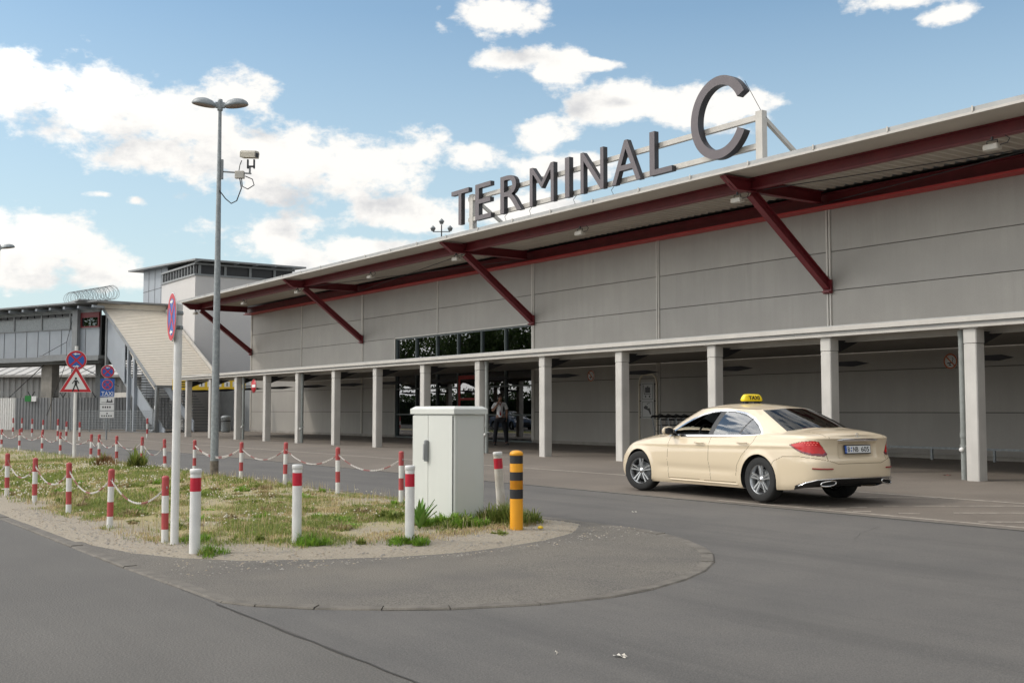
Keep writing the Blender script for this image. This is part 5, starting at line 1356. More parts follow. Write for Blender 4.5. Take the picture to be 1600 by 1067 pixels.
        b=MB();b.beam((2.06,s*.85,.965),(2.04,s*.96,.985),.07,.035);b.prism([(2.20,.95),(1.98,.955),(2.06,1.04)],s*.835-.005,s*.835+.02,'xz');b.build('mirror_foot',m_plast,mo)
    # ---------- wheels
    def wheel(cx,s,steer,nm):
        w=bpy.data.objects.new(nm,None);w.empty_display_size=.1;C.objects.link(w);w.parent=root;w.location=(cx,s*(.788 if cx==0 else .80),.335);w.rotation_euler=(0,0,steer)
        yo=s
        b=MB();prof=[(.215,-.105),(.235,-.112),(.300,-.110),(.325,-.098),(.334,-.070),(.336,0),(.334,.070),(.325,.098),(.300,.110),(.235,.112),(.215,.105)]
        b.lathe(prof,56,(0,0,0),'y');
        for yy in (-.055,-.02,.02,.055): b.lathe([(.3362,yy-.004),(.3365,yy+.004)],56,(0,0,0),'y',mi=1)
        b.build('tyre',[m_tyre,m_under],w)
        b=MB();o=yo
        b.lathe([(.226,.108*o),(.232,.104*o),(.222,.096*o),(.208,.085*o),(.205,-.09*o)],48,(0,0,0),'y')
        b.lathe([(0,.084*o),(.028,.084*o),(.034,.078*o),(.052,.074*o),(.060,.05*o),(.0,.03*o)],24,(0,0,0),'y')
        for k in range(5):
            a0=2*math.pi*k/5+math.pi/2
            for d in (-1,1):
                # twin spokes, close at the hub and splayed at the rim
                r0,r1=.045,.216
                for e in (0,):
                    a_in=a0+d*.26;a_out=a0+d*.165
                    p=[(r0*math.cos(a_in),r0*math.sin(a_in)),(r1*math.cos(a_out),r1*math.sin(a_out))]
                    dx,dz=p[1][0]-p[0][0],p[1][1]-p[0][1];L=math.hypot(dx,dz);nx,nz=-dz/L,dx/L;w0,w1=.015,.019
                    ys=[.077*o,.090*o];q=[]
                    for (px_,pz_),ww,yy in ((p[0],w0,ys[0]),(p[1],w1,ys[1])):
                        q+=[(px_+nx*ww,yy-.018*o,pz_+nz*ww),(px_+nx*ww*.6,yy,pz_+nz*ww*.6),(px_-nx*ww*.6,yy,pz_-nz*ww*.6),(px_-nx*ww,yy-.018*o,pz_-nz*ww)]
                    b.add(q,[(0,1,5,4),(1,2,6,5),(2,3,7,6),(0,4,7,3)],0)
        b.build('rim',m_rim,w)
        b=MB();b.lathe([(0,.01*o),(.15,.01*o),(.15,-.01*o),(0,-.01*o)],32,(0,0,0),'y');b.lathe([(.204,-.06*o),(0,-.062*o)],24,(0,0,0),'y',mi=1);b.build('brake_disc',[m_grey2,m_under],w)
        b=MB();b.lathe([(0,.087*o),(.022,.087*o),(.024,.085*o)],16,(0,0,0),'y');b.build('hub_cap',m_chrome,w)
    wheel(0,1,0,'wheel');wheel(0,-1,0,'wheel');wheel(WB,1,R(17),'wheel');wheel(WB,-1,R(17),'wheel')
    # ---------- tail details
    xt=-1.085
    b=MB()
    P=[(-1.128+.10*abs(y/.56)**3.2,y,.932) for y in np.linspace(-.56,.56,23)]
    vs=[];
    for (x,y,z) in P:
        hh=.016*(1-abs(y/.60)**4)+.003
        vs+=[(x-.004,y,z-hh),(x-.016,y,z),(x-.004,y,z+hh)]
    b.add(vs,[(3*i+j,3*i+3+j,3*i+4+j,3*i+1+j)[::-1] for i in range(22) for j in (0,1)],0,True);b.build('boot_handle_trim',m_chrome,root)
    # exhaust surrounds
    for s in (1,-1):
        b=MB();c=(-1.115,s*.60,.325)
        oval=[(math.cos(a),math.sin(a)) for a in (i*2*math.pi/28 for i in range(28))]
        pts=[(c[0]+.05*abs(ca)*(1 if ca*s>0 else .1)-.0,c[1]+.125*ca,c[2]+.034*np.sign(sa)*abs(sa)**.6-.012*ca*s) for ca,sa in oval]
        b.tube(pts,.011,8,closed=True);b.build('exhaust_trim',m_chrome,root)
        b=MB();b.add([(p[0]+.012,p[1],p[2]) for p in pts],[tuple(range(28)) if s<0 else tuple(reversed(range(28)))]);b.build('exhaust_mouth',m_under,root)
        b=MB();Q=[(-.80+.0,s*.905,.285),(-.92,s*.862,.335),(-1.04,s*.775,.374),(-1.115,s*.66,.388),(-1.15,s*.45,.392),(-1.158,s*.2,.392),(-1.16,0,.392)]
        b.tube(Q,.008,6);b.build('bumper_trim',m_chrome,root)
        b=MB();Q=[(-.985,s*.815,.535),(-1.06,s*.742,.53),(-1.115,s*.64,.528),(-1.135,s*.55,.53)];b.tube(Q,.0105,6);b.build('reflector',m_refl,root)
        # rows of small bright segments inside the tail lamp
    return dict(L=L_)
TX,TY,TH=-11.50,13.42,R(175.1)
taxi=thing('taxi','cream taxi saloon with yellow roof sign standing on the forecourt before the walkway','car',(TX,TY,.155),TH)
taxi.rotation_euler=(0,0,TH)
build_car(taxi,m_tpaint);taxi.scale=(1.008,.97,1.0)
proto_kids=[x for x in bpy.data.objects if x.parent==taxi]
# lamp segments
def surf_x(y): 
    return None
# number plate
b=MB();b.bbox(-.275,-.007,-.065,.275,.007,.065,.004);pl=b.build('number_plate',m_plast,taxi)
pl.location=(-1.088,0,.797);pl.rotation_euler=(R(-6),0,R(-90))
b=MB();b.box(-.225,-.0095,-.052,.262,-.0075,.052);b.build('plate_field',m_plate,pl)
b=MB();b.box(-.262,-.0095,-.052,-.2255,-.0075,.052);bl=b.build('blue_band',m_pblue,pl)
R90=Matrix.Rotation(R(90),4,'X')
for tx_,tw_,tp_ in (('B',.045,-.185),('NB',.105,-.045),('605',.165,.150)): b=MB();b.mesh_from(fit_text(tx_,tw_,.072,.002,.01),Matrix.Translation((tp_,-.0105,0))@R90);b.build('plate_lettering',m_black_paint,pl)
b=MB();b.lathe([(0,-.012),(.012,-.012),(.012,-.0095),(0,-.0095)],12,(-.132,0,.02),'y');b.lathe([(0,-.012),(.012,-.012),(.012,-.0095),(0,-.0095)],12,(-.132,0,-.02),'y');b.build('plate_seal',m_pblue,pl)
b=MB();b.mesh_from(fit_text('D',.014,.02,.001),Matrix.Translation((-.244,-.0105,-.03))@R90);b.build('country_letter',m_plate,pl)
# ring emblem with three points
b=MB();b.tube([(0,.042*math.cos(i*math.pi/12),.042*math.sin(i*math.pi/12)) for i in range(24)],.0042,6,closed=True)
for k in range(3):
    a=math.pi/2+2*math.pi*k/3;b.cyl((0,0,0),(0,.040*math.cos(a),.040*math.sin(a)),.008,.0015,8)
e=b.build('boot_emblem',m_chrome,taxi,loc=(-1.098,0,.983),rot=(0,R(12),0))
# tail lamp sparkle segments
for s in (1,-1):
    b=MB()
    OLp,Su=crom([(-1.145,0),(-1.142,.25),(-1.125,.50),(-1.075,.70),(-.965,.815),(-.78,.876),(-.45,.908),(0,.920)],400)
    for row,z in ((0,.895),(1,.868)):
        for i in range(7):
            ss_=.76+i*.045+row*.02;x=np.interp(ss_,Su,OLp[:,0]);y=np.interp(ss_,Su,OLp[:,1]);wr_=float(sm(-x,.55,1.0))
            X_=x+wr_*.045;Y_=y*.972;t=Vector((np.interp(ss_+.01,Su,OLp[:,0])-x,np.interp(ss_+.01,Su,OLp[:,1])-y,0)).normalized();nn=Vector((-t.y,t.x,0))
            c=Vector((X_,Y_*1,z))+nn*.004
            p=[c-t*.012-Vector((0,0,.006)),c+t*.012-Vector((0,0,.006)),c+t*.012+Vector((0,0,.006)),c-t*.012+Vector((0,0,.006))]
            b.add([(q.x,q.y*s,q.z) for q in p],[(0,1,2,3) if s<0 else (3,2,1,0)])
    b.build('lamp_segments',mat('lamp_red_bright',(.9,.16,.14),.2) if 'lamp_red_bright' not in MATS else MATS['lamp_red_bright'],taxi)
# red strip inside the rear window
b=MB();b.bbox(-.34,-.30,1.075,-.30,.30,1.10,.005);b.build('brake_light',m_tail,taxi)
# roof sign
t=bpy.data.objects.new('roof_sign',None);C.objects.link(t);t.parent=taxi;t.location=(1.10,.0,1.448);t.scale=(.92,.92,.92)
b=MB();b.bbox(-.04,-.17,.0,.05,-.10,.055,.008);b.bbox(-.04,.10,.0,.05,.17,.055,.008);b.box(-.045,-.19,.045,.055,.19,.06);b.build('sign_foot',m_plast,t)
b=MB()
# rounded body: wide across the car, tapering upwards
n=20;rings=[]
def rr_(w,d,z,p=3.2):
    return [(d*np.sign(math.cos(a))*abs(math.cos(a))**(2/p),w*np.sign(math.sin(a))*abs(math.sin(a))**(2/p),z) for a in (i*2*math.pi/40 for i in range(40))]
prof=[(.215,.070,.060),(.222,.074,.075),(.218,.070,.105),(.200,.060,.140),(.175,.050,.168),(.150,.038,.180),(.06,.012,.184)]
vs=[q for w,d,z in prof for q in rr_(w,d,z,4.5)];fs=[]
for i in range(len(prof)-1):
    for k in range(40): fs.append((i*40+k,i*40+(k+1)%40,(i+1)*40+(k+1)%40,(i+1)*40+k))
b.add(vs,fs,0,True);b.add(rr_(.06,.012,.184,4.5),[tuple(range(40))]);b.add(rr_(.215,.07,.06,4.5),[tuple(reversed(range(40)))]);sh=b.build('sign_shell',m_signy,t)
for s in (-1,1):
    b=MB();tilt=Matrix.Translation((s*.0705,0,.118))@Matrix.Rotation(s*R(-14),4,'Y')@Matrix.Rotation(R(90)*s,4,'Z')@R90
    b.mesh_from(fit_text('TAXI',.25,.068,.006,.02),tilt);b.build('sign_lettering',m_black_paint,sh)

# parked cars across the road, seen only as reflections in the entrance glass
for i,(x,y,a,col,lab) in enumerate(((-62,-3.2,4,(.6,.61,.6),'silver saloon parked across the road opposite the entrance'),(-69,-3.4,3,(.68,.68,.66),'white saloon parked across the road, second from the entrance'),(-77,-3.1,5,(.10,.14,.22),'dark blue saloon parked across the road, farthest left'))):
    c=thing('parked_car',lab,'car',(x,y,0),R(a),'cars parked across the road')
    mp_=mat('parked_car_paint',col,.3,coat=.6)
    def cp_tree(o,par):
        q=o.copy();C.objects.link(q);q.parent=par
        if q.type=='MESH':
            for sidx,sl in enumerate(q.material_slots):
                if sl.material==m_tpaint: sl.link='OBJECT';sl.material=mp_
        for ch in [z for z in bpy.data.objects if z.parent==o]: cp_tree(ch,q)
    for k in proto_kids:
        cp_tree(k,c)
# ------------------------------------------------------------------ man standing at the entrance
def skin_mesh(name,verts,edges,radii,m,parent=None,sub=2,root=0,flat=1.0):
    me=bpy.data.meshes.new(name);me.from_pydata(verts,edges,[]);o=bpy.data.objects.new(name,me);C.objects.link(o)
    sk=o.modifiers.new('s','SKIN');sk.use_smooth_shade=True
    sv=me.skin_vertices[0].data
    for i,r in enumerate(radii): sv[i].radius=(r,r) if isinstance(r,(int,float)) else r; sv[i].use_root=(i==root)
    ss=o.modifiers.new('u','SUBSURF');ss.levels=sub;ss.render_levels=sub
    dg=bpy.context.evaluated_depsgraph_get();n=bpy.data.meshes.new_from_object(o.evaluated_get(dg));n.name=name
    bpy.data.objects.remove(o);n.materials.clear();n.materials.append(m)
    for p in n.polygons: p.use_smooth=True
    q=bpy.data.objects.new(name,n);C.objects.link(q);q.parent=parent;return q
m_skin=mat('skin',(.40,.215,.15),.55);m_shirt=mat('white_shirt',(.86,.86,.88),.8,bump=.2,bscale=30);m_trs=mat('dark_trousers',(.012,.013,.018),.85)
m_hair=mat('dark_hair',(.02,.013,.01),.7);m_tie=mat('red_tie',(.30,.01,.018),.6);m_shoe=mat('black_shoe',(.012,.012,.012),.35)
mp_=(-33.15,22.63,g(22.63))
man=thing('person','man in white shirt, red tie and sunglasses, hand raised to his mouth','person',mp_,face(mp_,extra=R(6)))
V=[];E_=[];Rr=[]
def ch(pts,rs,start=None):
    ids=[]
    for p,r in zip(pts,rs): V.append(p);Rr.append(r);ids.append(len(V)-1)
    if start is not None: E_.append((start,ids[0]))
    for a,c in zip(ids,ids[1:]): E_.append((a,c))
    return ids
pel=ch([(0.02,0,.95)],[(.15,.115)])[0]
sp=ch([(.01,.0,1.10),(0,.0,1.24),(0,-.005,1.38),(0,-.0,1.47),(0,-.012,1.545),(.005,-.025,1.61)],[(.15,.115),(.155,.115),(.165,.115),(.13,.09),.055,.058],pel)
hd=ch([(.012,-.03,1.68),(.012,-.028,1.745),(.01,-.02,1.785)],[(.076,.094),(.078,.098),(.055,.07)],sp[-1])
# his right arm: raised, hand at the mouth
ra=ch([(-.17,.0,1.445),(-.235,-.02,1.36),(-.27,-.07,1.20),(-.20,-.14,1.30),(-.115,-.175,1.42),(-.055,-.175,1.53)],[.062,.053,.045,.040,.030,.026],sp[3])
la=ch([(.17,.0,1.445),(.225,.01,1.34),(.25,.03,1.18),(.245,.0,1.04),(.235,-.04,.92)],[.062,.053,.044,.038,.028],sp[3])
ll=ch([(-.10,0,.90),(-.125,-.01,.70),(-.15,-.01,.50),(-.165,.01,.28),(-.175,.02,.09)],[.095,.085,.062,.055,.04],pel)
rl=ch([(.125,0,.90),(.165,-.01,.70),(.20,-.02,.50),(.225,.0,.28),(.24,.01,.09)],[.095,.085,.062,.055,.04],pel)
for ft,x in ((ll,-.18),(rl,.25)): ch([(x,-.05,.05),(x+(.02 if x>0 else -.02),-.15,.035)],[.042,.035],ft[-1])
body=skin_mesh('body',V,E_,Rr,m_skin,man,2,0)
# fingers, nose, ears joined into the body mesh as small skinned chains
def add_chain(pts,rs):
    V2=[tuple(p) for p in pts];E2=[(i,i+1) for i in range(len(pts)-1)]
    o=skin_mesh('c',V2,E2,rs,m_skin,None,1,0);me=o.data;bpy.data.objects.remove(o);return me
jm=MB();jm.v=[tuple(v.co) for v in body.data.vertices];jm.f=[tuple(p.vertices) for p in body.data.polygons];jm.m=[0]*len(jm.f);jm.s=[True]*len(jm.f)
def jn(me): jm.add([v.co for v in me.vertices],[tuple(p.vertices) for p in me.polygons],0,True)
for i,l in enumerate((.068,.078,.072,.056)):
    o_=-.03+i*.02
    jn(add_chain([(-.055+.0,-.175+o_*.4,1.545-o_*.9),(-.03,-.19+o_*.3,1.565-o_*.9),(-.008,-.185+o_*.3,1.575-o_*.9),(.006,-.165+o_*.3,1.574-o_*.9)],[.010,.0095,.009,.007]))
    jn(add_chain([(.235+o_*.3,-.045+o_,.91),(.232+o_*.3,-.052+o_,.87),(.222+o_*.3,-.055+o_,.84),(.212+o_*.3,-.052+o_,.84-l*.3)],[.010,.0095,.009,.007]))
jn(add_chain([(-.07,-.19,1.53),(-.045,-.215,1.55),(-.02,-.21,1.575)],[.012,.010,.008]));jn(add_chain([(.225,-.075,.93),(.215,-.095,.90),(.205,-.095,.87)],[.012,.010,.008]))
jn(add_chain([(.035,-.118,1.705),(.045,-.142,1.685),(.042,-.135,1.675)],[.011,.014,.010]))
jn(add_chain([(-.065,-.01,1.70),(-.072,-.005,1.68)],[.014,.010]));jn(add_chain([(.088,-.02,1.70),(.094,-.015,1.68)],[.014,.010]))
jn(add_chain([(.015,-.118,1.652),(.035,-.123,1.650),(.052,-.115,1.652)],[.007,.008,.007]))
old=body;pn=body.parent;bpy.data.objects.remove(old);body=jm.build('body',m_skin,man)
V=[];E_=[];Rr=[]
p0=ch([(.01,0,.93)],[(.165,.125)])[0];q=ch([(.005,0,1.10),(0,0,1.24),(0,-.003,1.38),(0,0,1.47),(0,-.006,1.515)],[(.165,.128),(.168,.128),(.178,.128),(.142,.10),(.070,.065)],p0)
ch([(-.175,0,1.45),(-.245,-.022,1.345),(-.268,-.05,1.27)],[.075,.070,.072],q[3]);ch([(.175,0,1.45),(.235,.01,1.33),(.25,.02,1.25)],[.075,.070,.072],q[3])
skin_mesh('shirt',V,E_,Rr,m_shirt,man,2,0)
V=[];E_=[];Rr=[]
p0=ch([(.02,0,.97)],[(.168,.13)])[0]
ch([(-.10,0,.88),(-.128,-.01,.70),(-.152,-.01,.48),(-.168,.01,.28),(-.178,.015,.07)],[.112,.100,.082,.075,.072],p0);ch([(.13,0,.88),(.168,-.01,.70),(.203,-.02,.48),(.228,.0,.28),(.243,.005,.07)],[.112,.100,.082,.075,.072],p0)
skin_mesh('trousers',V,E_,Rr,m_trs,man,2,0)
b=MB();b.prism([(-.018,1.49),(.018,1.49),(.012,1.455),(.038,1.08),(.008,1.03),(-.026,1.08),(-.012,1.455)],-.152,-.142,'xz');b.build('tie',m_tie,man)
b=MB();b.beam((-.02,-.09,1.515),(.02,-.12,1.50),.05,.03);b.build('collar',m_shirt,man)
b=MB();b.lathe([(0,.118),(.05,.112),(.085,.085),(.098,.04),(.100,0.0),(.092,-.04),(.08,-.05)],20,(.012,-.015,1.715));b.v=[(x,y if y<.0 else y,z+max(0,(-y-.03))*.45) for x,y,z in b.v];b.build('hair',m_hair,man)
b=MB();b.bbox(-.045,-.128,1.695,.012,-.112,1.722,.004);b.bbox(.028,-.132,1.695,.082,-.114,1.722,.004);b.beam((.005,-.128,1.715),(.035,-.130,1.715),.008,.008);b.beam((-.045,-.12,1.712),(-.07,-.02,1.705),.006,.008);b.beam((.082,-.12,1.712),(.096,-.03,1.705),.006,.008);b.build('sunglasses',m_black_paint,man)
b=MB()
for x,a in ((-.182,-8),(.255,14)):
    n=MB();n.lathe([(0,0),(.9,0),(1,.25),(.92,.6),(.5,.95),(0,1)],20);m4=Matrix.Translation((x,-.07,0))@Matrix.Rotation(R(a),4,'Z')@Matrix.Diagonal((.052,.145,.085,1));n.v=[tuple(m4@Vector(v)) for v in n.v]
    n.build('shoe',m_shoe,man)
b=MB();b.lathe([(.13,0),(.17,0),(.17,.03),(.13,.03)],24,(.01,0,.955));b.v=[(x,y*.8,z) for x,y,z in b.v];b.build('belt',m_black_paint,man)

# ------------------------------------------------------------------ baggage trolleys and their sign frame
def trolley():
    t=thing('luggage_trolley','','trolley')
    b=MB();b.tube([(.0,-.26,.12),(.02,-.27,.6),(-.08,-.27,1.02)],.016,8);b.tube([(.0,.26,.12),(.02,.27,.6),(-.08,.27,1.02)],.016,8);b.tube([(.02,-.27,.62),(.02,.27,.62)],.010,6);b.build('upright',m_galv,t)
    b=MB();b.tube([(-.08,-.29,1.02),(-.12,-.24,1.05),(-.12,.24,1.05),(-.08,.29,1.02)],.034,8);b.tube([(-.12,0,1.05),(-.02,0,1.10),(.08,0,1.07)],.034,6);b.build('handle',m_plast,t)
    b=MB()
    for j in range(7): b.tube([(-.06,-.22+j*.073,.98),(.20,-.20+j*.066,.95),(.22,-.20+j*.066,.80),(.02,-.22+j*.073,.78)],.005,4)
    b.tube([(.20,-.21,.95),(.20,.21,.95)],.016,6);b.tube([(.22,-.21,.80),(.22,.21,.80)],.008,6);b.build('basket',m_dark,t)
    b=MB();b.tube([(.0,-.26,.12),(.85,-.12,.10),(.90,0,.10),(.85,.12,.10),(.0,.26,.12)],.016,8);b.build('base_frame',m_galv,t)
    for x,y in ((.0,-.28),(.0,.28),(.80,0)):
        b=MB();b.lathe([(0,-.018),(.05,-.018),(.06,-.01),(.06,.01),(.05,.018),(0,.018)],16,(x,y,.062),'y');b.build('wheel',m_black,t)
    return t
tr=trolley();n=0
tord=['first','second','third','fourth','fifth','sixth','seventh','eighth','ninth','tenth','eleventh','twelfth','thirteenth','fourteenth','fifteenth','sixteenth']
for i in range(15):
    o=tr if i==0 else copy_tree(tr);o.location=(-25.0+i*.34,22.9,.29);o.rotation_euler=(0,0,R(random.uniform(-1.5,1.5)))
    tag(o,'luggage trolley nested in the row behind the taxi, %s from the sign frame'%tord[i],'trolley','luggage trolleys in the nested row')
t=thing('trolley_sign','tall arched tube frame with a plate of trolley and hand pictograms at the row end','sign',(-25.62,22.95,.29),face((-25.62,22.95),(-8,-2))*0+R(0))
w=.40
b=MB();b.tube([(-w,0,0),(-w,0,2.05),(-w+.05,0,2.22),(-w+.18,0,2.32),(w-.18,0,2.32),(w-.05,0,2.22),(w,0,2.05),(w,0,0)],.03,10);b.build('frame',mat('beige_tube',(.50,.44,.34),.45),t)
b=MB();b.box(-.29,-.02,.98,.29,.02,2.08);p=b.build('plate',mat('grey_sign_plate',(.30,.30,.29),.5),t)
b=MB()
for z in (1.0,1.5,2.0): b.box(-w+.03,-.012,z,-.29,.012,z+.03);b.box(.29,-.012,z,w-.03,.012,z+.03)
b.build('plate_clip',m_dark,t)
y=-.024
b=MB()
for x0,z0,x1,z1 in ((-.24,1.56,.24,2.04),(-.24,1.02,.24,1.50)):
    for q_ in ((x0,z0,x1,z0+.012),(x0,z1-.012,x1,z1),(x0,z0+.012,x0+.012,z1-.012),(x1-.012,z0+.012,x1,z1-.012)): b.box(q_[0],y,q_[1],q_[2],y+.003,q_[3])
b.box(-.10,y,1.76,.12,y+.003,1.93);b.box(-.02,y,1.935,.05,y+.003,1.965);b.beam((-.17,y,2.0),(-.14,y,1.72),.003,.02,up=(1,0,0));b.box(-.14,y,1.71,.15,y+.003,1.73)
disc(b,.032,y-.001,14,-.08,1.65);disc(b,.032,y-.001,14,.10,1.65)
b.prism([(-.17,1.33),(-.08,1.38),(.02,1.34),(.0,1.29),(.10,1.30),(.17,1.12),(.12,1.10),(.04,1.22),(-.04,1.25),(-.15,1.28)],y,y+.003,'xz')
disc(b,.02,y-.001,10,.0,1.43);disc(b,.02,y-.001,10,.07,1.45);b.build('pictogram',m_black_paint,p)

# ------------------------------------------------------------------ vegetation on the island
def leaf_mat(name,trans=.25):
    m=bpy.data.materials.new(name);m.use_nodes=True;nt=m.node_tree;N=nt.nodes;L=nt.links;b=N['Principled BSDF'];b.inputs['Roughness'].default_value=.65
    a=N.new('ShaderNodeAttribute');a.attribute_name='col';L.new(a.outputs['Color'],b.inputs['Base Color'])
    t=N.new('ShaderNodeBsdfTranslucent');L.new(a.outputs['Color'],t.inputs[0]);mx=N.new('ShaderNodeMixShader');mx.inputs[0].default_value=trans
    L.new(b.outputs[0],mx.inputs[1]);L.new(t.outputs[0],mx.inputs[2]);L.new(mx.outputs[0],N['Material Output'].inputs[0]);return m
m_leaf=leaf_mat('leaf',.4)
GREEN=np.array([(.17,.22,.045),(.23,.27,.06),(.13,.18,.04),(.27,.29,.08)]);STRAW=np.array([(.50,.40,.22),(.42,.32,.16),(.36,.31,.13),(.56,.47,.29),(.30,.21,.12)])
def blades_obj(name,base,h,wd,bend,az,cols,mat_,kind='stuff',parent=None):
    """each blade two quads tapering to a tip: 5 verts"""
    n=len(base);d=np.stack([np.cos(az),np.sin(az),0*az],1);sd=np.stack([-np.sin(az),np.cos(az),0*az],1)
    up=np.array([0,0,1.0])
    v0=base-sd*wd[:,None]/2;v1=base+sd*wd[:,None]/2
    mid=base+up*h[:,None]*.6+d*(bend*h*.30)[:,None];v2=mid+sd*wd[:,None]*.38;v3=mid-sd*wd[:,None]*.38
    tip=base+up*(h*(1-.25*bend))[:,None]+d*(bend*h*.85)[:,None]
    V=np.stack([v0,v1,v2,v3,tip],1).reshape(-1,3);o=np.arange(n)*5
    q=np.stack([o,o+1,o+2,o+3],1);t=np.stack([o+3,o+2,o+4],1)
    me=bpy.data.meshes.new(name);me.vertices.add(len(V));me.vertices.foreach_set('co',V.ravel())
    loops=np.concatenate([q.ravel(),t.ravel()]);me.loops.add(len(loops));me.loops.foreach_set('vertex_index',loops)
    me.polygons.add(2*n);me.polygons.foreach_set('loop_start',np.r_[np.arange(n)*4,4*n+np.arange(n)*3]);me.polygons.foreach_set('loop_total',np.r_[np.full(n,4),np.full(n,3)])
    a=me.attributes.new('col','FLOAT_COLOR','POINT');c=np.repeat(np.c_[cols,np.ones(n)],5,0);a.data.foreach_set('color',c.ravel())
    me.materials.append(mat_);me.update(calc_edges=True);me.validate()
    ob=bpy.data.objects.new(name,me);C.objects.link(ob)
    if kind: ob['kind']=kind
    if parent: ob.parent=parent
    return ob
def pick(pal,n,r): return np.minimum(pal[r.integers(0,len(pal),n)]*r.uniform(.75,1.25,(n,1))*GAIN,.9)
GAIN=1.12
r=np.random.default_rng(42)
def grass_layer(n,x0,x1,hs,green_thr,seed,name='grass'):
    r=np.random.default_rng(seed);x=r.uniform(x0,x1,n);y=r.uniform(3.7,8.95,n)
    ins=seg_inside(grass,x,y);d=pdist(grass,x,y)
    dens=fbm(x,y,1.1,31)*.6+fbm(x,y,.35,37)*.4
    edge=np.clip(.30+d*.8,0,.62)*ins+np.where(~ins,np.clip(.10-d*.5,0,1),0)
    keep=r.random(n)<np.clip((dens-.41)*3.6,0.015,1)*np.clip(edge*1.6,0,1)
    x,y,dens,d=x[keep],y[keep],dens[keep],d[keep];n=len(x);z=soil_z(x,y)
    gr=fbm(x,y,1.0,51)*.6+fbm(x,y,.28,53)*.4+.08*np.clip((-(x+12))/6,0,1)
    isg=(gr+r.normal(0,.05,n))>green_thr
    col=np.where(isg[:,None],pick(GREEN,n,r),pick(STRAW,n,r))
    h=r.uniform(hs[0],hs[1],n)*(.55+1.0*dens)*np.where(isg,1.0,.85)*(1+.4*(fbm(x,y,.5,77)>.62))
    return blades_obj(name,np.stack([x,y,z],1),h,r.uniform(.004,.009,n)*np.where(x<-18,1.8,1),r.uniform(.2,1.3,n),r.uniform(0,6.28,n),col,m_leaf)
grass_layer(230000,-18,-10.6,(.018,.06),.505,1)
grass_layer(110000,-34,-18,(.03,.085),.50,2)
grass_layer(24000,-70,-34,(.05,.12),.50,3)
# taller stalks and seed heads
def stalks(n,seed):
    r=np.random.default_rng(seed);x=r.uniform(-34,-11,n);y=r.uniform(3.9,8.9,n);k=(fbm(x,y,1.4,61)>.50)&seg_inside(grass,x,y);x,y=x[k],y[k];n=len(x)
    blades_obj('dry_stalks',np.stack([x,y,soil_z(x,y)],1),r.uniform(.10,.24,n),r.uniform(.003,.006,n),r.uniform(.1,.6,n),r.uniform(0,6.28,n),pick(STRAW,n,r),m_leaf)
stalks(9000,5)
# broad-leaved mats: rosettes of small leaves
def clump(cx,cy,rad,h,n,seed,green=True,wide=.016,pal=None):
    r=np.random.default_rng(seed);a=r.uniform(0,6.28,n);q=rad*np.sqrt(r.random(n));x=cx+q*np.cos(a);y=cy+q*np.sin(a);z=soil_z(x,y)-.005
    hh=h*(1-.6*(q/rad)**2)*r.uniform(.5,1.1,n);z=z+hh*r.uniform(0,.55,n)
    P=pal if pal is not None else (GREEN if green else STRAW)
    return np.stack([x,y,z],1),hh*.8,r.uniform(.5,1.3,n)*wide,r.uniform(.3,1.5,n),a+r.normal(0,.7,n),pick(P,n,r)
def merge(L,name,kind='stuff'):
    c=[np.concatenate([l[i] for l in L]) for i in range(6)];return blades_obj(name,*c,m_leaf,kind)
BRIGHT=np.array([(.17,.30,.03),(.22,.35,.04),(.13,.24,.03)])
cl=[];rs=np.random.default_rng(8)
for i in range(230):
    x=rs.uniform(-24,-10.9);y=rs.uniform(4.0,8.7)
    if not seg_inside(grass,np.array([x]),np.array([y]))[0]: continue
    if fbm(np.array([x]),np.array([y]),1.0,51)[0]<.43 and rs.random()<.6: continue
    cl.append(clump(x,y,rs.uniform(.05,.22),rs.uniform(.03,.12),int(rs.uniform(70,260)),100+i,pal=(BRIGHT,GREEN,STRAW*.75)[int(rs.integers(0,3))]))
merge(cl,'ground_cover')
def plant(name,label,cx,cy,rad,h,n,seed,pal=BRIGHT,wide=.014):
    q=np.random.default_rng(seed);Ls=[]
    for k in range(9):
        a=q.uniform(0,6.28);d=rad*q.uniform(.1,.95);Ls.append(clump(cx+d*math.cos(a),cy+d*math.sin(a)*.8,rad*q.uniform(.18,.42),h*q.uniform(.45,1.05),int(n/11),seed*31+k,pal=pal if q.random()<.75 else GREEN,wide=wide*q.uniform(.7,1.2)))
    P=[np.concatenate([l[i] for l in Ls]) for i in range(6)];o=blades_obj(name,P[0]-np.array([cx,cy,0]),*P[1:],m_leaf,None);o.location=(cx,cy,0);tag(o,label,'weed')
plant('grass_tuft','bright green grass tuft round the foot of the solitary white bollard',-11.22,5.16,.24,.16,1500,11,wide=.009)
plant('weed_clump','low weed clump at the foot of the bollard before the cabinet doors',-10.78,6.10,.27,.11,1300,12)
plant('grass_tuft','small green tuft at the foot of the bollard beside the tall sign post',-11.25,4.15,.2,.12,700,13,wide=.008)
plant('weed_clump','dark green weed bank between the cabinet and the amber bollard',-11.65,8.1,.42,.30,2600,14,pal=GREEN)
plant('weed_clump','bright low weeds along the cabinet plinth at its right front corner',-11.45,7.42,.36,.17,2000,15)
plant('weed_clump','bright low weeds in front of the right cabinet door',-11.95,7.1,.26,.16,1500,16)
plant('weed_clump','dark green weeds at the left foot of the cabinet',-12.95,7.1,.24,.22,1200,17,pal=GREEN)
plant('weed_clump','flat weed patch on the gravel just before the amber bollard',-10.75,7.35,.14,.05,500,18,pal=GREEN)
plant('weed_bush','taller green weed beside the second roadside post left of the leaning post',-27.9,8.3,.28,.5,900,19,pal=GREEN,wide=.03)
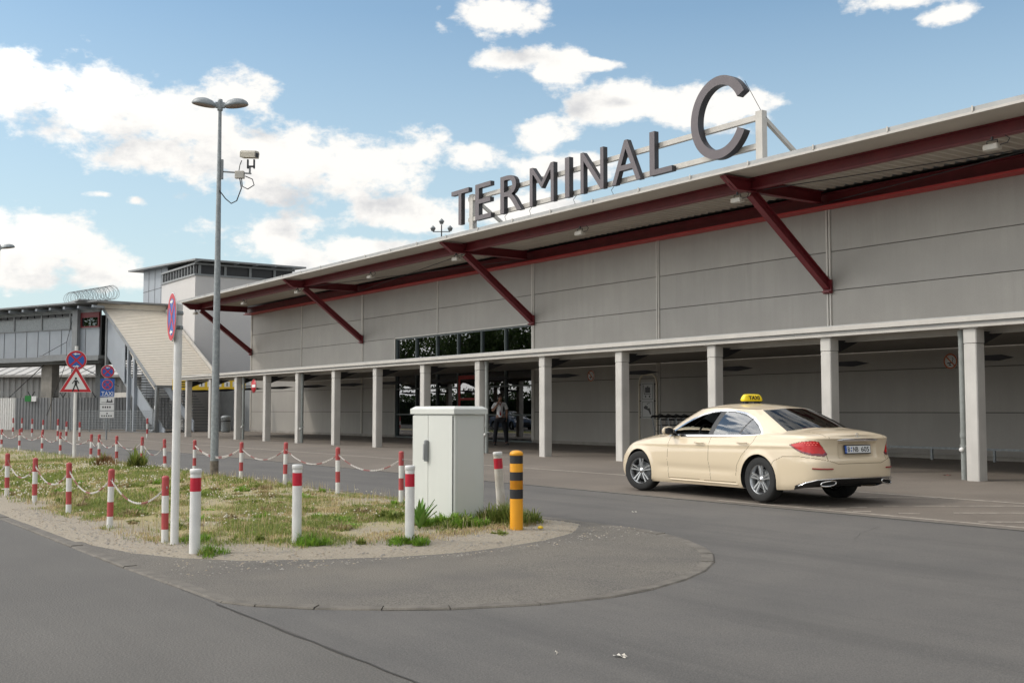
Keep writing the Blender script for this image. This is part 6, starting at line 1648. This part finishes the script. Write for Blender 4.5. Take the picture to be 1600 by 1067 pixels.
plant('weed_bush','reddish brown dry weed between two roadside posts',-30.0,8.0,.4,.42,1400,20,pal=np.array([(.22,.10,.05),(.28,.16,.08),(.3,.24,.1)]),wide=.02)
# dock plant: long upright leaves in a rosette by the cabinet door
DKX,DKY=-11.62,6.78
dk=thing('dock_plant','upright rosette of long pointed leaves growing in front of the left cabinet door','plant',(DKX,DKY,float(soil_z(DKX,DKY))))
for i in range(17):
    a=i*2.4;L=.34+.06*math.sin(i*1.7);tilt=.25+.55*(i%5)/5;b=MB();w=.032
    pts=[];n=8
    for k in range(n+1):
        s=k/n;rad=math.sin(tilt)*L*s+.05*s*s;z=math.cos(tilt)*L*s-.06*s*s*tilt;ww=w*math.sin(math.pi*min(1,.12+s*.88))**.8*(1-.15*s)
        for sgn in (-1,0,1): pts.append((rad*math.cos(a)-sgn*ww*math.sin(a),rad*math.sin(a)+sgn*ww*math.cos(a),z+.012*abs(sgn)))
    b.add(pts,[(3*k+j,3*k+j+1,3*k+4+j,3*k+3+j) for k in range(n) for j in (0,1)],0,True);b.build('leaf',mat('dock_leaf',(.15,.30,.045),.5,var=.3,vscale=9) if 'dock_leaf' not in MATS else MATS['dock_leaf'],dk)
# small white flower heads
def flowers(n,seed):
    r=np.random.default_rng(seed);b=MB()
    x=r.uniform(-30,-11.2,n);y=r.uniform(3.9,8.7,n);k=(fbm(x,y,1.7,91)+.10*(x<-13)-.08*(x>-12.6))>.60
    k&=seg_inside(grass,x,y)
    for X,Y in zip(x[k],y[k]):
        z=float(soil_z(X,Y))+r.uniform(.05,.13);s=r.uniform(.009,.016)*(1.3 if X<-18 else 1)
        b.add([(X+s,Y,z),(X,Y+s,z),(X-s,Y,z),(X,Y-s,z),(X,Y,z+s),(X,Y,z-s*.6)],[(0,1,4),(1,2,4),(2,3,4),(3,0,4),(1,0,5),(2,1,5),(3,2,5),(0,3,5)],0,True)
    o=b.build('white_flowers',mat('flower_white',(.68,.64,.52),.8));o['kind']='stuff'
flowers(2300,6)
b=MB();b.lathe([(0,0),(.03,.005),(.035,.02),(.02,.035),(0,.04)],12);
t=b.build('yellow_flower',m_yel,None,loc=(-10.83,7.98,.10));tag(t,'single yellow dandelion flower behind the foot of the amber bollard','flower')

GAIN=1.0
# ------------------------------------------------------------------ trees across the road (mirrored in the entrance glass)
def tree(loc,H,cr,seed,label):
    r=np.random.default_rng(seed);t=thing('tree',label,'tree',loc,0,'trees across the road');b=MB()
    b.cyl((0,0,-.2),(.1,0,H*.35),.24,.17,12);tips=[]
    for i in range(9):
        a=i*2.4+r.uniform(-.3,.3);z0=H*(.30+.05*i*.5);L=cr*r.uniform(.6,.95)
        p=[(.1*k/3,0,z0*1.0) for k in (3,)]+[(L*.4*math.cos(a),L*.4*math.sin(a),z0+H*.12),(L*math.cos(a),L*math.sin(a),z0+H*r.uniform(.18,.32))]
        b.tube(p,.06,6);tips+=p[1:]
    b.cyl((.1,0,H*.35),(0,0,H*.85),.16,.04,8);b.build('trunk',mat('bark',(.10,.075,.05),.9) if 'bark' not in MATS else MATS['bark'],t)
    cs=[(r.normal(0,cr*.42),r.normal(0,cr*.42),H*.62+r.normal(0,H*.13)) for _ in range(34)]+tips;n=9000
    ci=r.integers(0,len(cs),n);c=np.array(cs)[ci];P=c+r.normal(0,1,(n,3))*np.array([.55,.55,.42])*cr*.22
    blades_obj('crown',P,r.uniform(.16,.34,n),r.uniform(.13,.24,n),r.uniform(.4,1.6,n),r.uniform(0,6.28,n),pick(np.array([(.05,.09,.02),(.07,.12,.03),(.09,.13,.04)]),n,r),m_leaf,None,t)
for i,(x,y,H,cr) in enumerate(((-66,-9,10.5,4.2),(-75,-8,12,4.8),(-84,-7,11,4.6),(-93,-9,12.5,5),(-103,-6,11.5,4.8))):
    tree((x,y,0),H,cr,60+i,'broad tree standing across the road from the entrance, %s along the row'%tord[i])

hg=thing('added_hedge','unseen bank of leaves added behind the parked cars to darken the entrance glass','added_hedge',(-80,-13,0))  # foliage row added out of view, so the entrance glass mirrors dark leaves
r=np.random.default_rng(5);n=26000
P=np.stack([r.uniform(-38,38,n),r.uniform(-1.2,1.2,n),r.uniform(.1,3.3,n)],1);P[:,2]*=.8+.3*fbm(P[:,0]+60,P[:,1]+5,3,4)
blades_obj('foliage',P,r.uniform(.15,.3,n),r.uniform(.12,.22,n),r.uniform(.4,1.6,n),r.uniform(0,6.28,n),pick(np.array([(.04,.07,.02),(.05,.09,.025),(.03,.06,.02)]),n,r),m_leaf,None,hg)
b=MB();b.box(-38,-.9,.05,38,.9,2.5);b.build('dark_core',mat('hedge_core',(.02,.03,.012),.95),hg)
